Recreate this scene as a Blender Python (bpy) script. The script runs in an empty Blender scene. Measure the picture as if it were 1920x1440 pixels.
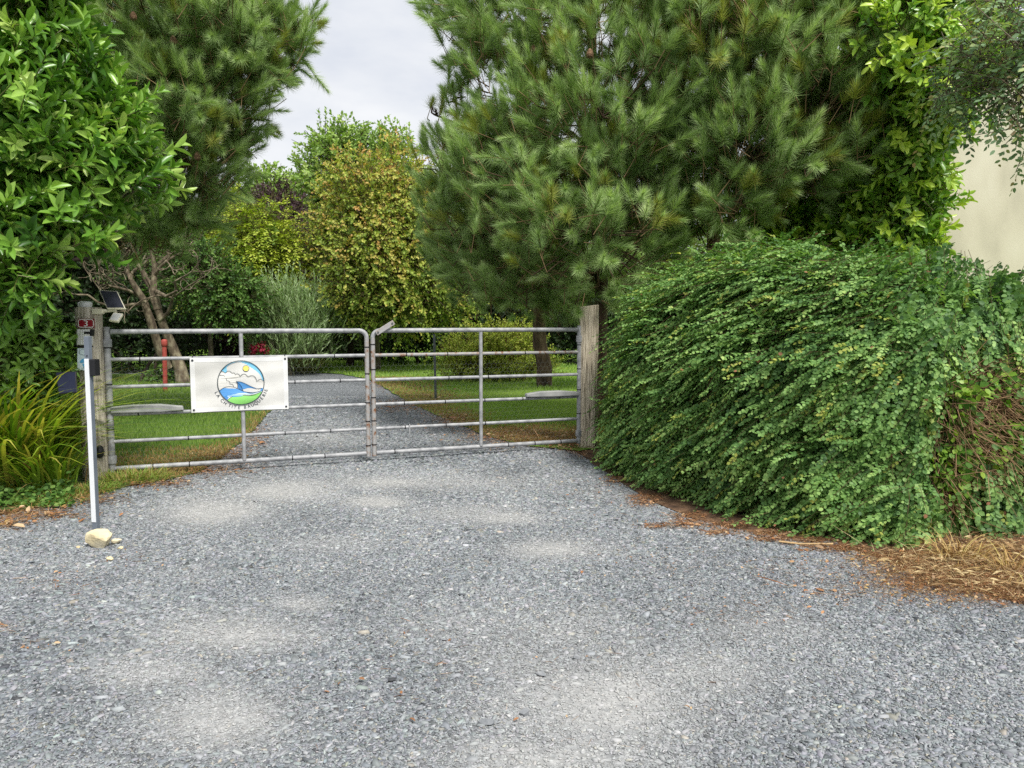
import bpy, bmesh, math, random
import numpy as np
from mathutils import Matrix, Vector

# ------------------------------------------------------------------ camera, sky, sun, exposure
sc = bpy.context.scene
F, H_EYE, PITCH = 1443.0, 1.38, math.atan(119.0 / 1443.0)
cam = bpy.data.objects.new('camera', bpy.data.cameras.new('camera'))
sc.collection.objects.link(cam)
cam.data.sensor_width = 36.0
cam.data.lens = 36.0 * F / 1920.0
cam.data.clip_start = 0.05
cam.data.clip_end = 800.0
cam.location = (0, 0, H_EYE)
cam.rotation_euler = (math.pi / 2 - PITCH, 0, 0)
sc.camera = cam

SUN_DIR = Vector((0.30, -0.50, 0.81)).normalized()      # towards the sun
SUN_EL = math.asin(SUN_DIR.z)
SUN_AZ = math.atan2(SUN_DIR.x, SUN_DIR.y)
w = bpy.data.worlds.new('World'); sc.world = w; w.use_nodes = True
wn, wl = w.node_tree.nodes, w.node_tree.links
bg = wn['Background']
sky = wn.new('ShaderNodeTexSky'); sky.sky_type = 'NISHITA'; sky.sun_disc = False
sky.sun_elevation = SUN_EL; sky.sun_rotation = SUN_AZ
tc = wn.new('ShaderNodeTexCoord')
mp = wn.new('ShaderNodeMapping'); mp.inputs['Scale'].default_value = (1.0, 1.0, 2.6)
mp.inputs['Location'].default_value = (0.35, 0.1, 0.2)
nz = wn.new('ShaderNodeTexNoise'); nz.inputs['Scale'].default_value = 4.2; nz.inputs['Detail'].default_value = 7
nz.inputs['Roughness'].default_value = 0.52
cr = wn.new('ShaderNodeValToRGB')
cr.color_ramp.elements[0].position = 0.30; cr.color_ramp.elements[0].color = (7.5, 7.95, 8.9, 1)
cr.color_ramp.elements[1].position = 0.66; cr.color_ramp.elements[1].color = (10.5, 10.6, 10.7, 1)
mixc = wn.new('ShaderNodeMix'); mixc.data_type = 'RGBA'
mixc.inputs[0].default_value = 0.93
wl.new(tc.outputs['Generated'], mp.inputs[0]); wl.new(mp.outputs[0], nz.inputs['Vector'])
wl.new(nz.outputs[0], cr.inputs[0])
wl.new(sky.outputs[0], mixc.inputs[6]); wl.new(cr.outputs[0], mixc.inputs[7])
wl.new(mixc.outputs[2], bg.inputs[0]); bg.inputs[1].default_value = 0.076

sun = bpy.data.objects.new('sun', bpy.data.lights.new('sun', 'SUN'))
sc.collection.objects.link(sun)
sun.data.energy = 3.4; sun.data.angle = math.radians(13); sun.data.color = (1.0, 0.965, 0.91)
sun.rotation_euler = (-SUN_DIR).to_track_quat('-Z', 'Y').to_euler()
sc.view_settings.view_transform = 'Standard'; sc.view_settings.look = 'None'
sc.view_settings.gamma = 1.0; sc.view_settings.exposure = 0.35
sc.cycles.max_bounces = 6; sc.cycles.diffuse_bounces = 4; sc.cycles.glossy_bounces = 2
sc.cycles.transmission_bounces = 4; sc.cycles.use_denoising = False
sc.cycles.use_adaptive_sampling = True; sc.cycles.adaptive_threshold = 0.006
sc.cycles.sample_clamp_indirect = 4.0

# ------------------------------------------------------------------ helpers
RNG = np.random.default_rng(7)
C = sc.collection.objects
_ct, _st = math.cos(PITCH), math.sin(PITCH)

def ray(u, v):
    xc, yc = (u - 960.0) / F, (720.0 - v) / F
    return np.array([xc, _ct + yc * _st, -_st + yc * _ct])

def at(u, v, d):                       # the point at distance d ahead, seen at u, v in the photo
    r = ray(u, v)
    return np.array([0, 0, H_EYE]) + r * (d / r[1])

def gr(u, v, z=0.0):                   # the point of the ground seen at u, v
    r = ray(u, v)
    return np.array([0, 0, H_EYE]) + r * ((z - H_EYE) / r[2])

def proj(P):
    P = np.asarray(P, float) - np.array([0, 0, H_EYE])
    dep = P[:, 1] * _ct - P[:, 2] * _st
    upc = P[:, 1] * _st + P[:, 2] * _ct
    return 960 + F * P[:, 0] / dep, 720 - F * upc / dep

def lin(r, g, b):
    f = lambda c: (c / 255.0 / 12.92) if c <= 10 else ((c / 255.0 + 0.055) / 1.055) ** 2.4
    return (f(r), f(g), f(b))

def unit(a):
    return a / np.maximum(np.linalg.norm(a, axis=-1, keepdims=True), 1e-9)

def _hash(ix, iy, seed):
    n = (ix.astype(np.int64) * 374761393 + iy.astype(np.int64) * 668265263 + seed * 974634541) & 0x7fffffff
    n = ((n ^ (n >> 13)) * 1274126177) & 0x7fffffff
    return ((n ^ (n >> 16)) & 0xffff) / 65535.0

def vnoise(x, y, seed=1):
    x, y = np.asarray(x, float), np.asarray(y, float)
    ix, iy = np.floor(x).astype(np.int64), np.floor(y).astype(np.int64)
    fx, fy = x - ix, y - iy
    fx, fy = fx * fx * (3 - 2 * fx), fy * fy * (3 - 2 * fy)
    a, b = _hash(ix, iy, seed), _hash(ix + 1, iy, seed)
    c, d = _hash(ix, iy + 1, seed), _hash(ix + 1, iy + 1, seed)
    return (a * (1 - fx) + b * fx) * (1 - fy) + (c * (1 - fx) + d * fx) * fy

def fbm(x, y, seed=1, oct=4):
    s, amp, tot = 0, 0.5, 0
    for k in range(oct):
        s = s + amp * vnoise(np.asarray(x) * 2 ** k, np.asarray(y) * 2 ** k, seed + k); tot += amp; amp *= 0.5
    return s / tot

def tag(o, label=None, cat=None, group=None, kind=None):
    if label: o['label'] = label
    if cat: o['category'] = cat
    if group: o['group'] = group
    if kind: o['kind'] = kind
    return o

def thing(name, label, cat, loc, group=None):
    o = bpy.data.objects.new(name, None); C.link(o); o.location = tuple(float(c) for c in loc)
    o.empty_display_size = 0.1
    return tag(o, label, cat, group)

def link(name, me, mat, parent=None):
    me.name = name
    o = bpy.data.objects.new(name, me); C.link(o)
    for m in (mat if isinstance(mat, (list, tuple)) else [mat]):
        if m is not None: me.materials.append(m)
    if parent is not None:
        o.parent = parent
        p, off = parent, Vector((0, 0, 0))
        while p is not None:
            if p.type == 'EMPTY': off += p.location
            p = p.parent if p.type == 'EMPTY' else None
        o.matrix_parent_inverse = Matrix.Translation(-off)
    return o

class MB:
    """collects boxes, tubes, lathes ... in world coordinates, built as ONE mesh"""
    def __init__(s): s.v, s.f, s.m, s.sm = [], [], [], []
    def add(s, vs, fs, mi=0, smooth=False):
        b = len(s.v); s.v += [tuple(map(float, p)) for p in vs]
        s.f += [tuple(b + i for i in f) for f in fs]; s.m += [mi] * len(fs); s.sm += [smooth] * len(fs)
    def box(s, c, hx, hy, hz, mi=0):       # half-extent vectors
        c, hx, hy, hz = (np.asarray(a, float) for a in (c, hx, hy, hz))
        vs = [c + i * hx + j * hy + k * hz for k in (-1, 1) for j in (-1, 1) for i in (-1, 1)]
        s.add(vs, [(0, 2, 3, 1), (4, 5, 7, 6), (0, 1, 5, 4), (2, 6, 7, 3), (0, 4, 6, 2), (1, 3, 7, 5)], mi)
    def tube(s, pts, rad, n=8, mi=0, caps=True, smooth=True):
        pts = np.asarray(pts, float); m = len(pts)
        rad = np.broadcast_to(np.asarray(rad, float), (m,))
        T = unit(np.gradient(pts, axis=0)); ref = np.array([0, 0, 1.0]) if abs(T[0][2]) < 0.9 else np.array([1.0, 0, 0])
        vs, a = [], None
        for i in range(m):
            a = np.cross(T[i], ref) if a is None else a - T[i] * np.dot(a, T[i])
            a = a / (np.linalg.norm(a) + 1e-9); b = np.cross(T[i], a)
            for k in range(n):
                t = 2 * math.pi * k / n
                vs.append(pts[i] + rad[i] * (math.cos(t) * a + math.sin(t) * b))
        fs = [(i * n + k, i * n + (k + 1) % n, (i + 1) * n + (k + 1) % n, (i + 1) * n + k) for i in range(m - 1) for k in range(n)]
        s.add(vs, fs, mi, smooth)
        if caps: s.add(vs[:n], [tuple(range(n))[::-1]], mi); s.add(vs[-n:], [tuple(range(n))], mi)
    def lathe(s, c, prof, n=20, mi=0, smooth=True):
        c = np.asarray(c, float)
        vs = [c + np.array([r * math.cos(2 * math.pi * k / n), r * math.sin(2 * math.pi * k / n), z]) for r, z in prof for k in range(n)]
        m = len(prof)
        s.add(vs, [(i * n + k, i * n + (k + 1) % n, (i + 1) * n + (k + 1) % n, (i + 1) * n + k) for i in range(m - 1) for k in range(n)], mi, smooth)
        s.add(vs[:n], [tuple(range(n))[::-1]], mi); s.add(vs[-n:], [tuple(range(n))], mi)
    def build(s, name, mat, parent=None, bevel=0):
        me = bpy.data.meshes.new(name); me.from_pydata(s.v, [], s.f); me.update()
        me.polygons.foreach_set('material_index', s.m); me.polygons.foreach_set('use_smooth', s.sm)
        o = link(name, me, mat, parent)
        if bevel:
            b = o.modifiers.new('bevel', 'BEVEL'); b.width = bevel; b.segments = 2; b.limit_method = 'ANGLE'
        return o

# ---- many small copies of a template (leaves, needles, chips) inside one mesh
T_DIAMOND = (np.array([[0, 0, 0], [-.5, .5, .08], [0, 1, 0], [.5, .5, .08]], float), [(0, 1, 2, 3)])
T_LEAF = (np.array([[0, 0, 0], [-.42, .3, .07], [0, .4, 0], [.42, .3, .07], [-.38, .7, .05], [.38, .7, .05], [0, 1, -.1]], float),
          [(0, 2, 1), (0, 3, 2), (1, 2, 6, 4), (2, 3, 5, 6)])
T_ROUND = (np.array([[0, 0, 0], [-.40, .22, .06], [-.46, .62, .05], [0, 1, -.04], [.46, .62, .05], [.40, .22, .06]], float),
           [(0, 3, 2, 1), (0, 5, 4, 3)])
T_LAUREL = (np.array([[0, 0, 0], [-.40, .25, .10], [0, .28, 0], [.40, .25, .10], [-.5, .60, .09], [0, .62, -.03], [.5, .60, .09],
                      [-.3, .86, .0], [.3, .86, .0], [0, 1, -.12]], float),
            [(0, 2, 1), (0, 3, 2), (1, 2, 5, 4), (2, 3, 6, 5), (4, 5, 9, 7), (5, 6, 8, 9)])
T_NEEDLE = (np.array([[-.5, 0, 0], [.5, 0, 0], [0, 1, .0]], float), [(0, 1, 2)])
T_BLADE = (np.array([[-.5, 0, 0], [.5, 0, 0], [.32, .55, .0], [-.32, .55, .0], [0, 1, -.16]], float), [(0, 1, 2, 3), (3, 2, 4)])
T_TWIG = (np.array([[.5, 0, -.29], [-.5, 0, -.29], [0, 0, .58], [.4, 1, -.23], [-.4, 1, -.23], [0, 1, .46]], float),
          [(0, 1, 4, 3), (1, 2, 5, 4), (2, 0, 3, 5)])

def pack(tmpl, P, Y, Z, S, col):
    """template copies: origin P, length axis Y, face normal Z, scale S (n,3), colour (n,3)"""
    tv, tf = tmpl
    Y = unit(Y); X = unit(np.cross(Y, Z)); Z = np.cross(X, Y)
    n, k = len(P), len(tv)
    V = (P[:, None, :] + (tv[None, :, 0:1] * S[:, None, 0:1]) * X[:, None, :]
         + (tv[None, :, 1:2] * S[:, None, 1:2]) * Y[:, None, :] + (tv[None, :, 2:3] * S[:, None, 2:3]) * Z[:, None, :])
    return (V.reshape(-1, 3), [np.array(f) for f in tf], n, k, np.repeat(col, k, axis=0))

def scatter(name, packs, mat, parent=None):
    Vs, Cs, loops, starts, base, ls = [], [], [], [], 0, 0
    for V, tf, n, k, col in packs:
        off = base + np.arange(n)[:, None] * k
        L = np.concatenate([off + f[None, :] for f in tf], axis=1)
        sz = np.array([len(f) for f in tf]); tot = sz.sum()
        st = np.concatenate([[0], np.cumsum(sz)[:-1]])
        starts.append((ls + np.arange(n)[:, None] * tot + st[None, :]).ravel())
        loops.append(L.ravel()); ls += n * tot; base += n * k
        Vs.append(V); Cs.append(col)
    V = np.concatenate(Vs).astype(np.float32); Cc = np.concatenate(Cs).astype(np.float32)
    L = np.concatenate(loops).astype(np.int32); S = np.concatenate(starts).astype(np.int32)
    me = bpy.data.meshes.new(name)
    me.vertices.add(len(V)); me.vertices.foreach_set('co', V.ravel())
    me.loops.add(len(L)); me.loops.foreach_set('vertex_index', L)
    me.polygons.add(len(S)); me.polygons.foreach_set('loop_start', S)
    me.update(calc_edges=True)
    a = me.attributes.new('tint', 'FLOAT_COLOR', 'POINT')
    a.data.foreach_set('color', np.concatenate([Cc, np.ones((len(Cc), 1), np.float32)], axis=1).ravel())
    return link(name, me, mat, parent)

def pal(cols, t):
    """colours along a palette of linear rgb, t in 0..1"""
    cols = np.asarray(cols, float); x = np.linspace(0, 1, len(cols)); t = np.clip(t, 0, 1)
    return np.stack([np.interp(t, x, cols[:, i]) for i in range(3)], axis=1)

def sprays(Cn, D, N, L, k, ang, size, width, rng, planar=False, jit=.25, droop=0.0, start=0.1):
    """k leaves along each shoot (base Cn, direction D, length L); returns P, Y, Z, S, shoot index, t"""
    M = len(Cn); D = unit(D)
    t = np.tile(np.linspace(start, 1, k), M) + rng.normal(0, .02, M * k)
    idx = np.repeat(np.arange(M), k)
    d, n = D[idx], unit(N)[idx]
    Ls = np.broadcast_to(L, (M,))[idx]
    P = Cn[idx] + d * (Ls * t)[:, None]; P[:, 2] -= droop * Ls * t * t
    d = d.copy(); d[:, 2] -= 2 * droop * t; d = unit(d)
    side = unit(np.cross(d, n)); nn = np.cross(side, d)
    if planar:
        sg = np.where(np.tile(np.arange(k), M) % 2 == 0, 1.0, -1.0)
        sd = side * sg[:, None] + nn * rng.normal(0, .25, (M * k, 1))
    else:
        ph = np.tile(np.arange(k) * 2.39996, M) + rng.uniform(0, 6.28, M)[idx]
        sd = side * np.cos(ph)[:, None] + nn * np.sin(ph)[:, None]
    a0, a1 = ang
    a = np.radians(a0 + (a1 - a0) * t) + rng.normal(0, jit * .5, M * k)
    Y = d * np.cos(a)[:, None] + sd * np.sin(a)[:, None] + rng.normal(0, jit * .35, (M * k, 3))
    if planar: Z = nn + rng.normal(0, jit, (M * k, 3))
    else: Z = d * np.sin(a)[:, None] - sd * np.cos(a)[:, None] + np.array([0, 0, .35]) + rng.normal(0, jit, (M * k, 3))
    s = size * rng.uniform(.7, 1.15, M * k)
    S = np.stack([s * width, s, s], axis=1)
    return P, Y, Z, S, idx, t

def blob_shell(blobs, n, rng, inner=.55, squash=1.0):
    """points in the outer layer of balls (x, y, z, r); returns P, outward direction"""
    b = np.asarray(blobs, float); pr = b[:, 3] ** 2; pr /= pr.sum()
    i = rng.choice(len(b), n, p=pr)
    d = unit(rng.normal(0, 1, (n, 3)))
    r = b[i, 3] * (inner + (1 - inner) * rng.uniform(0, 1, n) ** .6)
    off = d * r[:, None]; off[:, 2] *= squash
    return b[i, :3] + off, d, i

# ------------------------------------------------------------------ materials
def new_mat(name):
    m = bpy.data.materials.new(name); m.use_nodes = True
    return m, m.node_tree.nodes, m.node_tree.links, m.node_tree.nodes['Principled BSDF']

def foliage(name, rough=.5, transl=.3, spec=.4, ttint=(1.15, 1.25, .5)):
    m, n, l, p = new_mat(name)
    a = n.new('ShaderNodeAttribute'); a.attribute_name = 'tint'
    l.new(a.outputs['Color'], p.inputs['Base Color'])
    p.inputs['Roughness'].default_value = rough; p.inputs['Specular IOR Level'].default_value = spec
    if transl > 0:
        mul = n.new('ShaderNodeMix'); mul.data_type = 'RGBA'; mul.blend_type = 'MULTIPLY'
        mul.inputs[0].default_value = 1; mul.inputs[7].default_value = (*ttint, 1)
        l.new(a.outputs['Color'], mul.inputs[6])
        t = n.new('ShaderNodeBsdfTranslucent'); l.new(mul.outputs[2], t.inputs['Color'])
        x = n.new('ShaderNodeMixShader'); x.inputs[0].default_value = transl
        l.new(p.outputs[0], x.inputs[1]); l.new(t.outputs[0], x.inputs[2])
        l.new(x.outputs[0], n['Material Output'].inputs['Surface'])
    return m

def noisy(name, cols, scale=8, rough=.7, bump=0.0, metal=0.0, stretch=(1, 1, 1), detail=6, spec=.4, pos=None, bscale=None):
    """object-space noise through a colour ramp, with bump"""
    m, n, l, p = new_mat(name)
    t = n.new('ShaderNodeTexCoord'); mp = n.new('ShaderNodeMapping'); mp.inputs['Scale'].default_value = stretch
    z = n.new('ShaderNodeTexNoise'); z.inputs['Scale'].default_value = scale; z.inputs['Detail'].default_value = detail
    r = n.new('ShaderNodeValToRGB'); e = r.color_ramp.elements
    pos = pos or list(np.linspace(.3, .7, len(cols)))
    while len(e) < len(cols): e.new(.5)
    for i, c in enumerate(cols): e[i].position = pos[i]; e[i].color = (*c, 1)
    l.new(t.outputs['Object'], mp.inputs[0]); l.new(mp.outputs[0], z.inputs['Vector'])
    l.new(z.outputs[0], r.inputs[0]); l.new(r.outputs[0], p.inputs['Base Color'])
    p.inputs['Roughness'].default_value = rough; p.inputs['Metallic'].default_value = metal
    p.inputs['Specular IOR Level'].default_value = spec
    if bump:
        z2 = n.new('ShaderNodeTexNoise'); z2.inputs['Scale'].default_value = bscale or scale * 2; z2.inputs['Detail'].default_value = 8
        l.new(mp.outputs[0], z2.inputs['Vector'])
        b = n.new('ShaderNodeBump'); b.inputs['Strength'].default_value = bump; b.inputs['Distance'].default_value = .02
        l.new(z2.outputs[0], b.inputs['Height']); l.new(b.outputs[0], p.inputs['Normal'])
    return m

def plain(name, c, rough=.5, metal=0.0, var=.12):
    c = np.array(c)
    return noisy(name, [tuple(c * (1 - var)), tuple(np.minimum(c * (1 + var), .95))], scale=14, rough=rough, metal=metal)

M = {}
M['leaf'] = foliage('leaf_matte', .55, .28)
M['glossy'] = foliage('leaf_glossy', .30, .22, .5)
M['needle'] = foliage('pine_needle', .5, .3, .4, (1.1, 1.15, .6))
M['grass'] = foliage('grass_blade', .6, .35)
M['dry'] = foliage('dry_litter', .8, .1, .2, (1, .9, .7))
M['twig'] = foliage('twig_bark', .85, 0, .2)
M['chip'] = foliage('slate_chip', .62, 0, .45)
M['bark_pine'] = noisy('pine_bark', [lin(50, 40, 34), lin(98, 78, 64), lin(128, 108, 92)], 9, .9, .9, stretch=(1, 1, .35))
M['bark'] = noisy('grey_bark', [lin(66, 58, 46), lin(110, 100, 84), lin(140, 134, 112)], 9, .9, .8, stretch=(1, 1, .4))
M['bark_dark'] = noisy('dark_bark', [lin(36, 30, 24), lin(74, 62, 50)], 9, .9, .8, stretch=(1, 1, .4))
M['bark_lichen'] = noisy('lichen_bark', [lin(66, 56, 46), lin(108, 96, 78), lin(156, 148, 122)], 11, .9, .8, stretch=(1, 1, .5))
M['wood'] = noisy('weathered_post_wood', [lin(130, 120, 106), lin(192, 182, 166), lin(220, 211, 194)], 5, .85, .9, stretch=(14, 14, .9), bscale=8)
M['wood_rough'] = noisy('cracked_post_wood', [lin(92, 82, 68), lin(196, 182, 158), lin(224, 212, 190)], 5, .9, 1.0, stretch=(16, 16, .8), bscale=7, pos=[.33, .46, .68])
M['galv'] = noisy('galvanised_pipe', [lin(126, 127, 129), lin(158, 159, 161), lin(180, 180, 181)], 16, .5, .08, metal=.05)
M['rust'] = noisy('rusty_pipe', [lin(164, 163, 162), lin(160, 150, 142), lin(130, 90, 64)], 22, .65, .15, metal=.05, pos=[.45, .58, .66])
M['chipstone'] = noisy('grey_stone', [lin(110, 114, 118), lin(150, 152, 154)], 12, .75, .5)
M['galv_dark'] = noisy('dull_steel', [lin(92, 96, 102), lin(126, 130, 134)], 14, .5, .1, metal=.3)
M['wire'] = plain('wire', lin(120, 124, 122), .5, .4)
M['blacktie'] = plain('black_plastic', lin(30, 30, 33), .5)
M['white'] = plain('white_plastic', lin(222, 222, 220), .4, var=.03)
M['cream'] = plain('cream_plastic', lin(226, 220, 196), .45, var=.04)
M['cover'] = noisy('opener_cover_paint', [lin(140, 142, 142), lin(172, 172, 170)], 9, .55, .05)
M['panel'] = noisy('solar_glass', [lin(46, 48, 58), lin(74, 76, 88)], 5, .22, 0)
M['ledface'] = plain('lamp_face', lin(206, 206, 204), .35, var=.03)
M['digit'] = plain('digit_white', lin(240, 238, 235), .4, var=.02)
M['signred'] = plain('sign_red', lin(146, 22, 40), .35, var=.05)
M['signedge'] = plain('sign_dark_red', lin(120, 20, 36), .4, var=.05)
M['slate_paint'] = noisy('slate_grey_paint', [lin(98, 106, 116), lin(118, 126, 136)], 7, .5, .03)
M['reflect'] = plain('white_reflective', lin(232, 234, 236), .35, var=.03)
M['navy'] = noisy('navy_panel', [lin(20, 24, 44), lin(34, 40, 66)], 6, .35, 0)
M['redpaint'] = noisy('faded_red_paint', [lin(150, 58, 50), lin(184, 88, 76)], 12, .6, .1)
M['stone'] = noisy('cream_limestone', [lin(188, 170, 128), lin(222, 208, 170), lin(232, 222, 194)], 7, .85, .6)
M['stake'] = noisy('grey_stake', [lin(70, 76, 80), lin(98, 102, 104)], 14, .6, .1, metal=.2)
M['render'] = noisy('cream_wall_render', [lin(176, 170, 150), lin(202, 195, 173), lin(216, 210, 190)], 1.3, .9, .15, bscale=60, stretch=(1, 1, .45))
M['roof'] = noisy('slate_roof', [lin(62, 66, 74), lin(90, 94, 102)], 5, .6, .4)
M['cone'] = noisy('pine_cone', [lin(86, 62, 44), lin(150, 118, 90)], 40, .85, .8)
M['canvas'] = noisy('banner_canvas', [lin(206, 205, 200), lin(222, 221, 217)], 2.2, .6, .25, bscale=7)
M['hem'] = plain('banner_hem', lin(228, 228, 226), .55, var=.02)
M['eyelet'] = plain('eyelet_metal', lin(90, 92, 96), .4, .6)
for k_, c_ in dict(ink=(52, 66, 72), lsky=(128, 200, 232), lsun=(246, 232, 110), lcloud=(222, 220, 214), lblue=(92, 158, 222),
                   lblue2=(74, 138, 204), lgreen=(140, 212, 112), lpale=(206, 232, 244), cardblue=(88, 172, 222), cardpale=(216, 232, 240)).items():
    M[k_] = plain('print_' + k_, lin(*c_), .55, var=.02)
# ------------------------------------------------------------------ ground, driveway, lawns
from mathutils.geometry import tessellate_polygon

def rough_outline(pts, step=.12, amp=.05, seed=3):
    pts = [np.asarray(p, float)[:2] for p in pts]; out = []
    for a, b in zip(pts, pts[1:] + pts[:1]):
        n = max(1, int(min(np.linalg.norm(b - a), 12) / step))
        for i in range(n):
            p = a + (b - a) * i / n
            j = np.array([float(fbm(p[0] * 3, p[1] * 3, seed)), float(fbm(p[0] * 3 + 9, p[1] * 3, seed + 5))]) - .5
            out.append(p + j * amp * 2)
    return np.array(out)

def inside(poly, x, y):
    c = np.zeros(len(x), bool); n = len(poly)
    for i in range(n):
        x0, y0 = poly[i]; x1, y1 = poly[(i + 1) % n]
        if y0 == y1: continue
        m = ((y0 > y) != (y1 > y)) & (x < (x1 - x0) * (y - y0) / (y1 - y0) + x0)
        c ^= m
    return c

def sheet(name, poly, z, mat, label, cat):
    v = [Vector((p[0], p[1], z)) for p in poly]
    tri = tessellate_polygon([v])
    me = bpy.data.meshes.new(name); me.from_pydata([tuple(p) for p in v], [], [tuple(t) for t in tri]); me.update()
    bm = bmesh.new(); bm.from_mesh(me); bmesh.ops.recalc_face_normals(bm, faces=bm.faces)
    if sum(f.normal.z for f in bm.faces) < 0: bmesh.ops.reverse_faces(bm, faces=bm.faces)
    bm.to_mesh(me); bm.free()
    return tag(link(name, me, mat), label, cat, kind='structure')

P2 = lambda lst: [gr(*p) for p in lst]
LAWN_L = rough_outline(P2([(-500, 1010), (0, 968), (60, 954), (170, 932), (240, 913), (300, 903), (372, 886), (430, 850), (462, 820),
                           (492, 790), (512, 768), (528, 745), (533, 722), (505, 709), (420, 704), (200, 701)]) + [(-22, 18.2), (-22, 4)])
LAWN_R = rough_outline(P2([(1082, 846), (985, 838), (905, 815), (850, 792), (800, 771), (752, 748), (722, 728), (690, 711), (640, 702),
                           (560, 697.5), (400, 695), (0, 693)]) + [(-40, 24), (-40, 60), (45, 60), (45, 8.6), (1.6, 8.6)], amp=.06, seed=21)
VERGE_R = rough_outline(P2([(1078, 845), (1128, 880), (1195, 925), (1290, 970), (1415, 1000), (1555, 1022), (1640, 1044), (1750, 1090),
                            (1840, 1110), (1925, 1132), (2400, 1200)]) + [(12, 3.6), (12, 8.65), (.9, 8.65)], amp=.05, seed=31)

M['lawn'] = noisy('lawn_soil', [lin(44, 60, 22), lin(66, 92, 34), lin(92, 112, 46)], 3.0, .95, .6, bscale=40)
M['lawn_far'] = noisy('sun_tinted_lawn', [lin(72, 104, 30), lin(98, 134, 44), lin(120, 154, 58)], 2.4, .95, .6, bscale=30)  # lighter greens: the far lawn's sunlight is put into the colour
M['soil'] = noisy('brown_soil', [lin(58, 42, 32), lin(98, 74, 56), lin(136, 106, 80)], 9, .95, 1.0, bscale=40)

def gravel_mat():
    m, n, l, p = new_mat('slate_gravel')
    t = n.new('ShaderNodeTexCoord')
    v = n.new('ShaderNodeTexVoronoi'); v.inputs['Scale'].default_value = 62; v.inputs['Randomness'].default_value = 1
    mp = n.new('ShaderNodeMapping'); mp.inputs['Scale'].default_value = (1, 1.35, 1)
    l.new(t.outputs['Object'], mp.inputs[0]); l.new(mp.outputs[0], v.inputs['Vector'])
    sep = n.new('ShaderNodeSeparateColor'); l.new(v.outputs['Color'], sep.inputs[0])
    r = n.new('ShaderNodeValToRGB'); e = r.color_ramp.elements
    cs = [(0, (58, 61, 65)), (.3, (98, 102, 107)), (.7, (134, 138, 142)), (1, (174, 177, 179))]
    while len(e) < 4: e.new(.5)
    for i, (q, c) in enumerate(cs): e[i].position = q; e[i].color = (*lin(*c), 1)
    l.new(sep.outputs[0], r.inputs[0])
    a = n.new('ShaderNodeAttribute'); a.attribute_name = 'dust'
    nz = n.new('ShaderNodeTexNoise'); nz.inputs['Scale'].default_value = 26; nz.inputs['Detail'].default_value = 8
    l.new(t.outputs['Object'], nz.inputs['Vector'])
    dr = n.new('ShaderNodeValToRGB'); de = dr.color_ramp.elements
    de[0].position = .3; de[0].color = (*lin(146, 147, 146), 1); de[1].position = .7; de[1].color = (*lin(194, 193, 190), 1)
    l.new(nz.outputs[0], dr.inputs[0])
    mx = n.new('ShaderNodeMix'); mx.data_type = 'RGBA'
    mm = n.new('ShaderNodeMath'); mm.operation = 'MULTIPLY'; mm.inputs[1].default_value = .85
    l.new(a.outputs['Fac'], mm.inputs[0]); l.new(mm.outputs[0], mx.inputs[0])
    l.new(r.outputs[0], mx.inputs[6]); l.new(dr.outputs[0], mx.inputs[7]); l.new(mx.outputs[2], p.inputs['Base Color'])
    p.inputs['Roughness'].default_value = .75; p.inputs['Specular IOR Level'].default_value = .35
    b = n.new('ShaderNodeBump'); b.inputs['Strength'].default_value = .9; b.inputs['Distance'].default_value = .012
    l.new(sep.outputs[1], b.inputs['Height']); l.new(b.outputs[0], p.inputs['Normal'])
    return m
M['gravel'] = gravel_mat()

DUST = [(400, 960, 95, 24, .95), (540, 920, 90, 22, .85), (705, 940, 55, 12, 1), (880, 962, 120, 16, .45), (945, 970, 65, 13, .75),
        (1040, 1030, 85, 17, .85), (800, 905, 200, 18, .4), (430, 1190, 130, 38, .75), (300, 1262, 110, 34, .75), (720, 905, 90, 14, .6), (400, 1345, 130, 62, .75),
        (1150, 1310, 230, 110, .48), (950, 1180, 220, 50, .3), (1080, 1430, 240, 60, .48), (560, 1130, 50, 15, .5), (620, 1020, 90, 15, .35),
        (1300, 1260, 180, 60, .4), (600, 820, 60, 20, .3), (1420, 1180, 160, 40, .3)]

def dust_at(x, y):
    u, v = proj(np.stack([x, np.maximum(y, .8), np.zeros_like(x)], 1))
    s = np.zeros_like(x)
    for a, b, ra, rb, amp in DUST:
        s = np.maximum(s, amp * np.exp(-(((u - a) / ra) ** 2 + ((v - b) / rb) ** 2)))
    q = fbm(x * 2.3, y * 2.3, 11, 5)
    return np.clip(s * (.5 + 1.6 * q) + np.clip(q - .62, 0, 1) * .8, 0, 1)

def hump(x, y):
    return (fbm(x * 1.1, y * 1.1, 44, 3) - .5) * .02 - .004

def driveway():
    xs = np.concatenate([np.arange(-24, -6, .6), np.arange(-6, 5.5, .06), np.arange(5.5, 20, .6)])
    ys = np.concatenate([np.arange(-3, .6, .4), np.arange(.6, 10, .06), np.arange(10, 34, .4)])
    X, Y = np.meshgrid(xs, ys); n, m = X.shape
    V = np.stack([X.ravel(), Y.ravel(), hump(X.ravel(), Y.ravel())], 1)
    i = np.arange(n - 1)[:, None] * m + np.arange(m - 1)[None, :]
    Fq = np.stack([i, i + 1, i + m + 1, i + m], -1).reshape(-1, 4)
    me = bpy.data.meshes.new('driveway'); me.from_pydata(V.tolist(), [], Fq.tolist()); me.update()
    a = me.attributes.new('dust', 'FLOAT', 'POINT'); a.data.foreach_set('value', dust_at(V[:, 0], V[:, 1]).astype(np.float32))
    me.polygons.foreach_set('use_smooth', [True] * len(me.polygons))
    tag(link('driveway', me, M['gravel']), 'grey slate gravel driveway running through the metal gate', 'driveway', kind='structure')
driveway()
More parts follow.
